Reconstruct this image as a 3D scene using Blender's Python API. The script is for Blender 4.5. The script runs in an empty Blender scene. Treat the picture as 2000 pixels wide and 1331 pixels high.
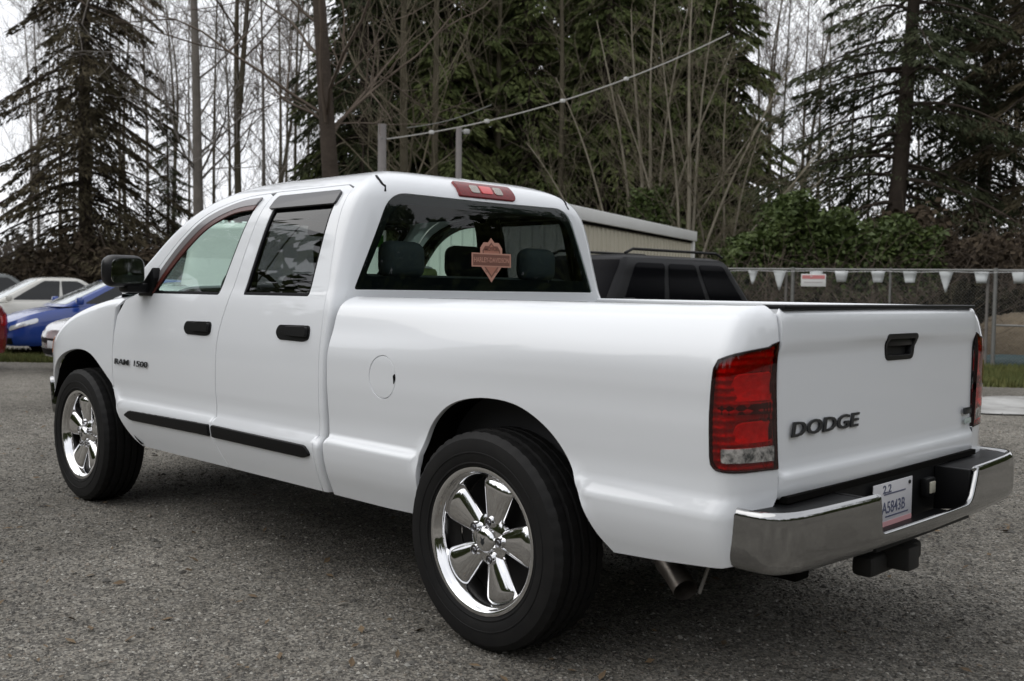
import bpy, bmesh, math, random
import numpy as np
from mathutils import Vector, Matrix
from mathutils.geometry import delaunay_2d_cdt
rad = math.radians
scene = bpy.context.scene
col = scene.collection

# ------------------------------------------------------------------ camera
CAM = np.array([-2.6688, 3.5076, 1.3159]); YAW, PITCH, ROLL, FPX = -0.7868, -0.0483, 0.014, 1991.83
def cam_axes():
    cy, sy, cp, sp = math.cos(YAW), math.sin(YAW), math.cos(PITCH), math.sin(PITCH)
    f = np.array([cp*cy, cp*sy, sp]); r = np.array([sy, -cy, 0.]); u = np.cross(r, f)
    c, s = math.cos(ROLL), math.sin(ROLL)
    return c*r+s*u, -s*r+c*u, f
RGT, UPV, FWD = cam_axes()
cd = bpy.data.cameras.new('camera'); cam = bpy.data.objects.new('camera', cd); col.objects.link(cam)
cd.sensor_width = 36; cd.lens = FPX/2000*36; cd.clip_end = 1500; cd.clip_start = 0.05
m = Matrix.Identity(4)
for i in range(3):
    m[i][0] = RGT[i]; m[i][1] = UPV[i]; m[i][2] = -FWD[i]; m[i][3] = CAM[i]
cam.matrix_world = m
cd.dof.use_dof = True; cd.dof.focus_distance = 4.3; cd.dof.aperture_fstop = 4.5
scene.camera = cam
def at(px, py, depth):           # a photo pixel at a given depth along the view axis
    return CAM + depth*(FWD + RGT*(px-1000)/FPX + UPV*(665.5-py)/FPX)
def gp(px, depth):               # ground point in the direction of a photo column
    d = FWD + RGT*(px-1000)/FPX; h = d[:2]*depth
    return np.array([CAM[0]+h[0], CAM[1]+h[1], 0.])

# ------------------------------------------------------------------ world and sun (overcast)
SUN_EL, SUN_AZ = rad(54), rad(52)      # azimuth of the sun as an angle from +X
w = bpy.data.worlds.new('World'); scene.world = w; w.use_nodes = True
nt = w.node_tree; nt.nodes.clear()
def wn(t, **k):
    n = nt.nodes.new(t)
    for a, b in k.items(): setattr(n, a, b)
    return n
out = wn('ShaderNodeOutputWorld'); bg = wn('ShaderNodeBackground'); bg.inputs[1].default_value = 0.1
sky = wn('ShaderNodeTexSky', sky_type='NISHITA', sun_disc=False, sun_elevation=SUN_EL, sun_rotation=math.pi/2-SUN_AZ, air_density=1.5, dust_density=6.0)
hs = wn('ShaderNodeHueSaturation'); hs.inputs['Saturation'].default_value = 0.12; hs.inputs['Value'].default_value = 0.8
tc = wn('ShaderNodeTexCoord'); mp = wn('ShaderNodeMapping'); mp.inputs['Scale'].default_value = (1.2, 1.2, 3.0)
nz = wn('ShaderNodeTexNoise'); nz.inputs['Scale'].default_value = 2.2; nz.inputs['Detail'].default_value = 5
rmp = wn('ShaderNodeValToRGB'); rmp.color_ramp.elements[0].position = .3; rmp.color_ramp.elements[1].position = .75
rmp.color_ramp.elements[0].color = (.80, .82, .87, 1); rmp.color_ramp.elements[1].color = (.97, .98, 1.0, 1)
sc = wn('ShaderNodeVectorMath', operation='SCALE'); sc.inputs[3].default_value = 12.2
mx = wn('ShaderNodeMix', data_type='RGBA'); mx.inputs[0].default_value = 0.85
L = nt.links.new
L(sky.outputs[0], hs.inputs['Color']); L(tc.outputs['Generated'], mp.inputs[0]); L(mp.outputs[0], nz.inputs['Vector'])
L(nz.outputs['Fac'], rmp.inputs[0]); L(rmp.outputs[0], sc.inputs[0])
L(hs.outputs[0], mx.inputs[6]); L(sc.outputs[0], mx.inputs[7]); L(mx.outputs[2], bg.inputs[0]); L(bg.outputs[0], out.inputs[0])
sd = bpy.data.lights.new('sun', 'SUN'); sd.energy = 1.0; sd.angle = rad(75); sd.color = (1, .97, .93)
sun = bpy.data.objects.new('sun', sd); col.objects.link(sun)
sv = Vector((math.cos(SUN_EL)*math.cos(SUN_AZ), math.cos(SUN_EL)*math.sin(SUN_AZ), math.sin(SUN_EL)))
sun.rotation_euler = sv.to_track_quat('Z', 'Y').to_euler(); sun.location = (0, 0, 30)
vs = scene.view_settings; vs.view_transform = 'Standard'; vs.look = 'None'; vs.exposure = 0.20; vs.gamma = 1.0; vs.use_curve_mapping = False

cy_ = scene.cycles; cy_.max_bounces = 6; cy_.diffuse_bounces = 3; cy_.glossy_bounces = 3; cy_.transparent_max_bounces = 10; cy_.transmission_bounces = 4; cy_.caustics_reflective = False; cy_.caustics_refractive = False
# ------------------------------------------------------------------ materials
MATS = {}
def mat(name, color=(.5, .5, .5), rough=.5, metal=0., coat=0., spec=.5, noise=None, bump=None, **kw):
    """noise=(scale, colour2, contrast) mottles the colour; bump=(scale, strength, distance)"""
    if name in MATS: return MATS[name]
    M = bpy.data.materials.new(name); M.use_nodes = True; t = M.node_tree; b = t.nodes['Principled BSDF']
    b.inputs['Base Color'].default_value = (*color, 1); b.inputs['Roughness'].default_value = rough
    b.inputs['Metallic'].default_value = metal; b.inputs['Coat Weight'].default_value = coat; b.inputs['Coat Roughness'].default_value = .025
    b.inputs['Specular IOR Level'].default_value = spec
    c = t.nodes.new('ShaderNodeTexCoord')
    if noise:
        n = t.nodes.new('ShaderNodeTexNoise'); n.inputs['Scale'].default_value = noise[0]; n.inputs['Detail'].default_value = 6; n.inputs['Roughness'].default_value = .65
        r = t.nodes.new('ShaderNodeValToRGB'); k = noise[2] if len(noise) > 2 else .2
        r.color_ramp.elements[0].position = .5-k; r.color_ramp.elements[1].position = .5+k
        r.color_ramp.elements[0].color = (*color, 1); r.color_ramp.elements[1].color = (*noise[1], 1)
        t.links.new(c.outputs['Object'], n.inputs['Vector']); t.links.new(n.outputs['Fac'], r.inputs[0]); t.links.new(r.outputs[0], b.inputs['Base Color'])
    if bump:
        n = t.nodes.new('ShaderNodeTexNoise'); n.inputs['Scale'].default_value = bump[0]; n.inputs['Detail'].default_value = 4
        u = t.nodes.new('ShaderNodeBump'); u.inputs['Strength'].default_value = bump[1]; u.inputs['Distance'].default_value = bump[2]
        t.links.new(c.outputs['Object'], n.inputs['Vector']); t.links.new(n.outputs['Fac'], u.inputs['Height']); t.links.new(u.outputs[0], b.inputs['Normal'])
    for k, v in kw.items(): b.inputs[k.replace('_', ' ')].default_value = v
    M.diffuse_color = (*color, 1)
    MATS[name] = M; return M
def glass(name, tint, refl=1.0, rough=.0):
    if name in MATS: return MATS[name]
    M = bpy.data.materials.new(name); M.use_nodes = True; t = M.node_tree; t.nodes.remove(t.nodes['Principled BSDF'])
    o = t.nodes['Material Output']; tr = t.nodes.new('ShaderNodeBsdfTransparent'); tr.inputs[0].default_value = (*tint, 1)
    g = t.nodes.new('ShaderNodeBsdfGlossy'); g.inputs['Roughness'].default_value = rough; g.inputs[0].default_value = (refl, refl, refl, 1)
    f = t.nodes.new('ShaderNodeFresnel'); ge = t.nodes.new('ShaderNodeNewGeometry'); mr_ = t.nodes.new('ShaderNodeMapRange')   # a thin pane reflects alike from both sides
    mr_.inputs[3].default_value = 1.55; mr_.inputs[4].default_value = 1/1.55; t.links.new(ge.outputs['Backfacing'], mr_.inputs[0]); t.links.new(mr_.outputs[0], f.inputs[0])
    mixn = t.nodes.new('ShaderNodeMixShader')
    t.links.new(f.outputs[0], mixn.inputs[0]); t.links.new(tr.outputs[0], mixn.inputs[1]); t.links.new(g.outputs[0], mixn.inputs[2]); t.links.new(mixn.outputs[0], o.inputs[0])
    MATS[name] = M; return M
PAINT = mat('white_paint', (.735, .755, .780), rough=.45, coat=1.0, spec=.3)
TRIM = mat('black_trim', (.007, .007, .0075), rough=.45, spec=.16, bump=(600, .15, .0005))
RUBBER = mat('rubber', (.008, .008, .0085), rough=.6, spec=.18, bump=(300, .2, .0006), noise=(14, (.015, .0145, .014), .3))
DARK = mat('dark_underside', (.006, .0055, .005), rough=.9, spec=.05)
CHROME = mat('chrome', (.80, .80, .81), rough=.07, metal=1.)
CHROME2 = mat('bumper_chrome', (.36, .362, .365), rough=.08, metal=1., bump=(9, .16, .010))
CLOTH = mat('seat_cloth', (.036, .037, .043), rough=.9, bump=(200, .3, .001))
GLASS_CLEAR = glass('clear_glass', (.82, .93, .88))
GLASS_TINT = glass('tinted_glass', (.12, .118, .125))
GLASS_REAR = glass('rear_tinted_glass', (.66, .78, .71), .7)
SMOKE = glass('smoked_acrylic', (.10, .085, .085))

# ------------------------------------------------------------------ mesh helpers
def obj(name, mesh, parent=None, mats=(), label=None, category=None, group=None, kind=None):
    o = bpy.data.objects.new(name, mesh); col.objects.link(o)
    if parent is not None: o.parent = parent
    for M in (mats if isinstance(mats, (list, tuple)) else [mats]):
        if mesh is not None and M is not None and M.name not in [x.name for x in mesh.materials]: mesh.materials.append(M)
    tag(o, label, category, group, kind); return o
def tag(o, label=None, category=None, group=None, kind=None):
    if label: o['label'] = label
    if category: o['category'] = category
    if group: o['group'] = group
    if kind: o['kind'] = kind
    return o
def empty(name, loc=(0, 0, 0), rz=0., label=None, category=None, group=None):
    o = bpy.data.objects.new(name, None); col.objects.link(o); o.location = loc; o.rotation_euler = (0, 0, rz); o.empty_display_size = .2
    return tag(o, label, category, group)
def rawmesh(name, V, F, smooth=True, normals=None):
    me = bpy.data.meshes.new(name); me.from_pydata([tuple(v) for v in V], [], [tuple(int(i) for i in f) for f in F])
    me.polygons.foreach_set('use_smooth', [smooth]*len(me.polygons)); me.update()
    if normals is not None: me.normals_split_custom_set_from_vertices([tuple(n) for n in normals])
    return me
def trimesh(name, V, F, smooth=True):         # fast path for big triangle arrays
    V = np.asarray(V, np.float32); F = np.asarray(F, np.int32); k = F.shape[1]
    me = bpy.data.meshes.new(name); me.vertices.add(len(V)); me.vertices.foreach_set('co', V.ravel())
    me.loops.add(F.size); me.loops.foreach_set('vertex_index', F.ravel()); me.polygons.add(len(F))
    me.polygons.foreach_set('loop_start', np.arange(0, F.size, k, dtype=np.int32)); me.polygons.foreach_set('loop_total', np.full(len(F), k, np.int32))
    me.polygons.foreach_set('use_smooth', np.full(len(F), smooth)); me.update(calc_edges=True); me.validate(); return me
def grid(name, P, mat_, parent=None, close_u=False, close_v=False, smooth=True, flip=False, **kw):
    nu, nv = P.shape[:2]; F = []
    for i in range(nu if close_u else nu-1):
        for j in range(nv if close_v else nv-1):
            a, b, c, d = i*nv+j, ((i+1) % nu)*nv+j, ((i+1) % nu)*nv+(j+1) % nv, i*nv+(j+1) % nv
            F.append((d, c, b, a) if flip else (a, b, c, d))
    return obj(name, rawmesh(name, P.reshape(-1, 3), F, smooth), parent, mat_, **kw)
class MB:
    def __init__(s): s.bm = bmesh.new()
    def box(s, c, size, bev=0., rot=None, seg=2):
        r = bmesh.ops.create_cube(s.bm, size=1.)['verts']; M = Matrix.Translation(c) @ (rot.to_4x4() if rot else Matrix.Identity(4)) @ Matrix.Diagonal((*size, 1))
        bmesh.ops.transform(s.bm, matrix=M, verts=r)
        if bev:
            e = list({e for v in r for e in v.link_edges}); bmesh.ops.bevel(s.bm, geom=e, offset=bev, segments=seg, affect='EDGES', profile=.5)
        return s
    def prism(s, pts, d0, d1, axis='y', bev=0.):      # polygon in the two other axes, extruded along axis
        def P(a, b, d): return {'y': (a, d, b), 'x': (d, a, b), 'z': (a, b, d)}[axis]
        A = [s.bm.verts.new(P(a, b, d0)) for a, b in pts]; B = [s.bm.verts.new(P(a, b, d1)) for a, b in pts]; n = len(pts)
        f = [s.bm.faces.new(A), s.bm.faces.new(B[::-1])]+[s.bm.faces.new((A[i], B[i], B[(i+1) % n], A[(i+1) % n])) for i in range(n)]
        bmesh.ops.recalc_face_normals(s.bm, faces=f)
        if bev: bmesh.ops.bevel(s.bm, geom=list({e for q in f for e in q.edges}), offset=bev, segments=2, affect='EDGES', profile=.5)
        return s
    def tube(s, path, r, n=8, cap=True):
        path = [Vector(p) for p in path]; rs = r if isinstance(r, (list, tuple)) else [r]*len(path); rings = []
        for i, p in enumerate(path):
            t = (path[min(i+1, len(path)-1)]-path[max(i-1, 0)]).normalized(); a = t.orthogonal().normalized() if i == 0 else (a-t*a.dot(t)).normalized(); b = t.cross(a)
            rings.append([s.bm.verts.new(p+(a*math.cos(2*math.pi*k/n)+b*math.sin(2*math.pi*k/n))*rs[i]) for k in range(n)])
        for A, B in zip(rings, rings[1:]):
            for k in range(n): s.bm.faces.new((A[k], A[(k+1) % n], B[(k+1) % n], B[k]))
        if cap: s.bm.faces.new(rings[0][::-1]); s.bm.faces.new(rings[-1])
        return s
    def lathe(s, prof, n=48, axis='y', c=(0, 0, 0), closed=False):   # prof: (radius, along axis)
        rings = []
        for r, d in prof:
            R = []
            for k in range(n):
                a = 2*math.pi*k/n; x, z = r*math.cos(a), r*math.sin(a)
                R.append(s.bm.verts.new({'y': (c[0]+x, c[1]+d, c[2]+z), 'x': (c[0]+d, c[1]+x, c[2]+z), 'z': (c[0]+x, c[1]+z, c[2]+d)}[axis]))
            rings.append(R)
        pr = list(zip(rings, rings[1:]))+([(rings[-1], rings[0])] if closed else [])
        f = [s.bm.faces.new((A[k], A[(k+1) % n], B[(k+1) % n], B[k])) for A, B in pr for k in range(n)]
        bmesh.ops.recalc_face_normals(s.bm, faces=f); return s
    def build(s, name, mat_, parent=None, smooth=True, angle=40, **kw):
        me = bpy.data.meshes.new(name); bmesh.ops.recalc_face_normals(s.bm, faces=s.bm.faces[:]); s.bm.to_mesh(me); s.bm.free()
        if smooth: me.polygons.foreach_set('use_smooth', [True]*len(me.polygons)); me.set_sharp_from_angle(angle=rad(angle))
        return obj(name, me, parent, mat_, **kw)
def text_mesh(name, body, size, mat_, parent, M, extrude=.003, offset=.0, shear=0., xs=1., align='LEFT'):
    cu = bpy.data.curves.new(name, 'FONT'); cu.body = body; cu.size = size; cu.extrude = extrude; cu.offset = offset; cu.shear = shear; cu.align_x = align; cu.resolution_u = 3
    o = bpy.data.objects.new(name, cu); col.objects.link(o); dg = bpy.context.evaluated_depsgraph_get()
    me = bpy.data.meshes.new_from_object(o.evaluated_get(dg)); bpy.data.objects.remove(o); bpy.data.curves.remove(cu)
    me.transform(M @ Matrix.Diagonal((xs, 1, 1, 1))); me.name = name; me.materials.clear()
    return obj(name, me, parent, mat_)
def resample(pts, step, closed=True):
    pts = np.asarray(pts, float); out_ = []
    n = len(pts)
    for i in range(n if closed else n-1):
        a, b = pts[i], pts[(i+1) % n]; k = max(1, int(math.ceil(np.linalg.norm(b-a)/step)))
        for j in range(k): out_.append(a+(b-a)*j/k)
    if not closed: out_.append(pts[-1])
    return np.array(out_)
def spline(pts, n=6, closed=False):           # Catmull-Rom through 2D points
    P = np.asarray(pts, float); N = len(P); o = []
    for i in range(N if closed else N-1):
        g = (lambda k: P[k % N]) if closed else (lambda k: P[min(max(k, 0), N-1)])
        p0, p1, p2, p3 = g(i-1), g(i), g(i+1), g(i+2)
        for j in range(n):
            t = j/n; o.append(.5*((2*p1)+(-p0+p2)*t+(2*p0-5*p1+4*p2-p3)*t*t+(-p0+3*p1-3*p2+p3)*t**3))
    if not closed: o.append(P[-1])
    return np.array(o)
def roundpoly(pts, r, n=5):                   # round the corners of a polygon
    P = np.asarray(pts, float); N = len(P); o = []; rr = r if hasattr(r, '__len__') else [r]*N
    for i in range(N):
        p, a, b = P[i], P[i-1]-P[i], P[(i+1) % N]-P[i]; la, lb = np.linalg.norm(a), np.linalg.norm(b); d = min(rr[i], .45*la, .45*lb)
        if d < 1e-4: o.append(p); continue
        A, B = p+a/la*d, p+b/lb*d
        for k in range(n+1):
            t = k/n; o.append((1-t)**2*A+2*t*(1-t)*p+t*t*B)
    return np.array(o)
def inside(pts, poly):
    x, y = pts[:, 0], pts[:, 1]; c = np.zeros(len(pts), bool); n = len(poly)
    for i in range(n):
        x1, y1 = poly[i]; x2, y2 = poly[(i+1) % n]
        k = ((y1 > y) != (y2 > y)); 
        if k.any():
            xx = (x2-x1)*(y-y1)/((y2-y1) if y2 != y1 else 1e-12)+x1; c ^= k & (x < xx)
    return c
def seglen_dist(pts, poly, closed=True):
    D = np.full(len(pts), 1e9); n = len(poly)
    for i in range(n if closed else n-1):
        a, b = poly[i], poly[(i+1) % n]; ab = b-a; t = np.clip(((pts-a)@ab)/max(ab@ab, 1e-12), 0, 1)
        D = np.minimum(D, np.linalg.norm(pts-(a+t[:, None]*ab), axis=1))
    return D
def panel(name, outline, P, mat_, parent=None, holes=(), step=.03, flange=.014, lift=0., mirror=False, edge=.0016, out_dir=None, **kw):
    """a sheet-metal panel: 2D outline in a surface's own coordinates, mapped by P, with analytic normals and rolled edges"""
    loops = [np.asarray(outline, float)]+[np.asarray(h, float) for h in holes]
    lo, hi = loops[0].min(0), loops[0].max(0)
    gx, gy = np.meshgrid(np.arange(lo[0]+step*.5, hi[0], step), np.arange(lo[1]+step*.5, hi[1], step)); g = np.stack([gx.ravel(), gy.ravel()], 1)
    if len(g):
        k = inside(g, loops[0])
        for h in loops[1:]: k &= ~inside(g, h)
        g = g[k]
        for l in loops:
            if len(g): g = g[seglen_dist(g, l) > step*.4]
    V, E = [], []
    for l in loops:
        b = len(V); V += [Vector(p) for p in l]; E += [(b+i, b+(i+1) % len(l)) for i in range(len(l))]
    V += [Vector(p) for p in g]
    r = delaunay_2d_cdt(V, E, [], 0, 1e-5)
    uv = np.array([tuple(v) for v in r[0]]); T = np.array([f for f in r[2] if len(f) == 3])
    ce = uv[T].mean(1); k = inside(ce, loops[0])
    for h in loops[1:]: k &= ~inside(ce, h)
    T = T[k]; used = np.unique(T); re = -np.ones(len(uv), int); re[used] = np.arange(len(used)); uv = uv[used]; T = re[T]
    e = 1e-4; X = P(uv); N = np.cross(P(uv+[e, 0])-P(uv-[e, 0]), P(uv+[0, e])-P(uv-[0, e])); ln = np.linalg.norm(N, axis=1); N = N/np.maximum(ln, 1e-12)[:, None]
    if out_dir is None: out_dir = (0, 1, 0)
    if (N@np.array(out_dir)).sum() < 0: N = -N
    X = X+lift*N
    if mirror: X = X*[1, -1, 1]; N = N*[1, -1, 1]
    fn = np.cross(X[T[:, 1]]-X[T[:, 0]], X[T[:, 2]]-X[T[:, 0]]); fl = (fn*N[T].mean(1)).sum(1) < 0; T[fl] = T[fl][:, ::-1]
    cnt = {}
    for t in T:
        for a, b, c in ((t[0], t[1], t[2]), (t[1], t[2], t[0]), (t[2], t[0], t[1])):
            q = (min(a, b), max(a, b)); cnt.setdefault(q, []).append((a, b, c))
    be = [v[0] for v in cnt.values() if len(v) == 1]; O = np.zeros_like(X)
    for a, b, c in be:
        d = X[b]-X[a]; d = d/max(np.linalg.norm(d), 1e-9); o = X[a]-X[c]; o = o-d*(o@d); o = o/max(np.linalg.norm(o), 1e-9); O[a] += o; O[b] += o
    bi = np.unique([i for a, b, c in be for i in (a, b)]); O[bi] /= np.maximum(np.linalg.norm(O[bi], axis=1), 1e-9)[:, None]
    r1 = -np.ones(len(X), int); r1[bi] = len(X)+np.arange(len(bi)); r2 = -np.ones(len(X), int); r2[bi] = len(X)+len(bi)+np.arange(len(bi))
    A = X[bi]+O[bi]*edge-N[bi]*edge*1.5; B = A-N[bi]*flange
    NA = O[bi]+.35*N[bi]; NA /= np.linalg.norm(NA, axis=1)[:, None]
    F = [tuple(t) for t in T]
    for a, b, c in be:
        F.append((b, a, r1[a], r1[b])); F.append((r1[b], r1[a], r2[a], r2[b]))
    me = rawmesh(name, np.vstack([X, A, B]), F, True, np.vstack([N, NA, O[bi]]))
    return obj(name, me, parent, mat_, **kw)
def interp(tab):                               # smooth (PCHIP-like) table interpolation
    t = np.asarray(tab, float); x = t[:, 0]; Y = t[:, 1:]; h = np.diff(x); d = np.diff(Y, axis=0)/h[:, None]
    m_ = np.zeros_like(Y); m_[0] = d[0]; m_[-1] = d[-1]
    for i in range(1, len(x)-1):
        for k in range(Y.shape[1]):
            m_[i, k] = 0 if d[i-1, k]*d[i, k] <= 0 else (h[i-1]+h[i])/(h[i]/d[i-1, k]*1.0+h[i-1]/d[i, k]*1.0)
    def f(q):
        q = np.clip(np.asarray(q, float), x[0], x[-1]); i = np.clip(np.searchsorted(x, q)-1, 0, len(x)-2); s_ = (q-x[i])/h[i]; s_ = s_[..., None]; H = h[i][..., None]
        r = (2*s_**3-3*s_**2+1)*Y[i]+(s_**3-2*s_**2+s_)*H*m_[i]+(-2*s_**3+3*s_**2)*Y[i+1]+(s_**3-s_**2)*H*m_[i+1]
        return r[..., 0] if r.shape[-1] == 1 else r
    return f
# ------------------------------------------------------------------ pickup truck
truck = empty('pickup_truck', (0, 0, 0), 0, 'white four-door pickup truck with chrome wheels parked on the gravel lot', 'pickup truck')
def endcap(q, A, B, n):          # superellipse quarter: q=0 at the side, A+B at the centre line -> (across 0..1, depth 0..1)
    q = np.asarray(q, float); tan = np.where(q < A, np.maximum(q, 0)/A, 0.); cot = np.where(q >= A, np.clip(1-(q-A)/B, -.2, 1), 0.)
    a = np.where(q < A, 1/(1+np.abs(tan)**n)**(1/n), np.sign(cot)*np.abs(cot)/(1+np.abs(cot)**n)**(1/n))
    d = np.where(q < A, tan/(1+np.abs(tan)**n)**(1/n), 1/(1+np.abs(cot)**n)**(1/n))
    return a, d
def endcap_inv(k, A, B, n):      # across fraction -> q
    k = np.clip(np.asarray(k, float), 1e-5, 1-1e-9); t = (k**-n-1)**(1/n)
    return np.where(t <= 1, A*t, A+B*(1-1/np.maximum(t, 1e-9)))

FARCH = spline([(4.02, .58), (3.962, .687), (3.893, .806), (3.753, .894), (3.558, .926), (3.371, .899), (3.193, .789), (3.077, .679), (2.977, .527), (2.90, .455), (2.82, .418)], 6)
# --- cab: rings stacked from the sill to the roof centre
CW = interp([(.40, .925), (.44, .94), (.50, .962), (.57, .982), (.632, .991), (.646, .988), (.656, .978), (.664, .960), (.680, .955), (.72, .954), (.80, .960), (.92, .963), (1.02, .960), (1.10, .952), (1.18, .940), (1.24, .928), (1.275, .918),
             (1.31, .905), (1.40, .880), (1.50, .852), (1.60, .822), (1.66, .800), (1.70, .781), (1.74, .757), (1.78, .724), (1.82, .677), (1.88, .60), (1.98, .47), (2.15, .27), (2.35, .02)])
CZ = interp([(.40, .40), (1.0, 1.0), (1.60, 1.60), (1.70, 1.70), (1.74, 1.738), (1.78, 1.776), (1.82, 1.812), (1.88, 1.850), (1.98, 1.884), (2.15, 1.900), (2.35, 1.905)])
CXR = interp([(.40, 1.00), (1.28, .995), (1.70, 1.010), (1.74, 1.014), (1.78, 1.026), (1.82, 1.050), (1.88, 1.105), (1.98, 1.21), (2.15, 1.38), (2.35, 1.58)])
CXE = interp([(.40, 3.15), (1.20, 3.15), (1.24, 3.10), (1.30, 3.01), (1.45, 2.80), (1.60, 2.60), (1.70, 2.44), (1.74, 2.37), (1.78, 2.30), (1.82, 2.22), (1.88, 2.13), (1.98, 2.03), (2.15, 1.87), (2.35, 1.66)])
CAF = interp([(.40, .25), (1.70, .25), (1.78, .24), (1.82, .22), (1.88, .20), (1.98, .17), (2.15, .10), (2.35, .03)])
CAR = interp([(.40, .05), (1.20, .05), (1.34, .09), (1.50, .11), (1.74, .11), (1.82, .10), (1.98, .09), (2.15, .07), (2.35, .02)])
RN, FN, RA, RB, FA, FB, SL = 4.6, 3.4, .14, .86, .30, .80, 2.0
def cabP(uv):
    u, v = uv[:, 0], uv[:, 1]; w_, xr, xe, ar, af = CW(v), CXR(v), CXE(v), CAR(v), CAF(v); xs = xr+ar
    a, d = endcap(-u, RA, RB, RN); a2, d2 = endcap(u-SL, FA, FB, FN)
    x = np.where(u < 0, xs-ar*d, np.where(u > SL, xe+af*d2, xs+(xe-xs)*np.clip(u/SL, 0, 1)))
    y = np.where(u < 0, w_*a, np.where(u > SL, w_*a2, w_))
    y = y+.022*np.exp(-((x-3.35)/.32)**2)*np.exp(-((v-.85)/.33)**2)*np.where(u > 0, 1, 0)
    near = (x > 2.6) & (v < 1.15)
    if near.any(): kk = np.exp(-(seglen_dist(np.stack([x[near], v[near]], 1), FARCH, False)/.03)**2)*np.exp(-((v[near]-.665)/.05)**2); y[near] = y[near]*(1-kk)+.978*kk
    return np.stack([x, y, CZ(v)], 1)
_vz = np.linspace(.40, 2.3, 600); _zz = CZ(_vz)
def z2v(z): return np.interp(z, _zz, _vz)
def side_uv(pts):                # (x, z) on the side of the cab
    pts = np.asarray(pts, float); v = z2v(pts[:, 1]); xs = CXR(v)+CAR(v); return np.stack([SL*(pts[:, 0]-xs)/(CXE(v)-xs), v], 1)
def rear_uv(pts):                # (y, z) on the back of the cab
    pts = np.asarray(pts, float); v = z2v(pts[:, 1]); k = np.abs(pts[:, 0])/CW(v); u = endcap_inv(k, RA, RB, RN)
    u = np.where(pts[:, 0] < 0, 2*(RA+RB)-u, u); return np.stack([-u, v], 1)
def cabP_full(uv):               # rear face over both halves
    u = uv[:, 0].copy(); f = -u > RA+RB; u2 = np.where(f, -(2*(RA+RB)+u), u); p = cabP(np.stack([u2, uv[:, 1]], 1)); p[:, 1] = np.where(f, -p[:, 1], p[:, 1]); return p
RARCH = spline([(.366, .43), (.362, .56), (.35, .68), (.294, .793), (.178, .882), (.011, .921), (-.173, .91), (-.321, .84), (-.417, .739), (-.487, .621), (-.545, .53), (-.60, .474)], 6)
# door outlines in (x, z)
front_win = roundpoly([(2.775, 1.276), (2.64, 1.43), (2.50, 1.56), (2.33, 1.668), (2.08, 1.738), (1.885, 1.752), (2.002, 1.276)], [.02, .1, .1, .1, .1, .04, .02])
rear_win = roundpoly([(1.775, 1.279), (1.713, 1.750), (1.20, 1.750), (1.205, 1.279)], [.015, .05, .06, .02])
fi = np.argmin(np.abs(FARCH[:, 0]-3.105)); arch_door = FARCH[fi:]
fd = np.vstack([[(1.867, .422), (1.952, .60), (1.955, 1.00), (1.925, 1.16), (1.893, 1.28), (1.812, 1.775)], spline([(1.86, 1.790), (2.10, 1.775), (2.36, 1.705), (2.56, 1.580), (2.72, 1.435), (2.86, 1.285)], 4), [(3.03, 1.235), (3.10, 1.14), (3.112, .90)], arch_door])
fd = np.vstack([spline(fd[:6], 4)[:-1], fd[5:]])
rd = np.vstack([[(1.063, .424)], spline([(1.063, .60), (1.063, 1.10), (1.075, 1.28), (1.118, 1.55), (1.142, 1.775)], 4), [(1.20, 1.793), (1.803, 1.793)], spline([(1.803, 1.775), (1.884, 1.28), (1.916, 1.16), (1.946, 1.00), (1.943, .60), (1.858, .422)], 4)])
def shrink(poly, d):             # move a closed polygon's edge inward by d
    P_ = np.asarray(poly, float); a = np.roll(P_, 1, 0); b = np.roll(P_, -1, 0); t = b-a; t /= np.maximum(np.linalg.norm(t, axis=1), 1e-9)[:, None]; n = np.stack([-t[:, 1], t[:, 0]], 1)
    area = .5*np.sum(P_[:, 0]*np.roll(P_[:, 1], -1)-np.roll(P_[:, 0], -1)*P_[:, 1]); return P_+n*d*(1 if area > 0 else -1)
def rear_yv(pts):
    pts = np.asarray(pts, float); k = np.abs(pts[:, 0])/CW(pts[:, 1]); u = endcap_inv(k, RA, RB, RN); u = np.where(pts[:, 0] < 0, 2*(RA+RB)-u, u); return np.stack([-u, pts[:, 1]], 1)
SEAL = mat('window_seal', (.004, .004, .005), rough=.5, spec=.1)
HANDLE = mat('handle_plastic', (.008, .008, .0085), rough=.38, spec=.25)
REDGLOW = mat('deflector_edge', (.075, .018, .014), rough=.25)
def boxP(P0, ax): return P0
doors = {}
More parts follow.
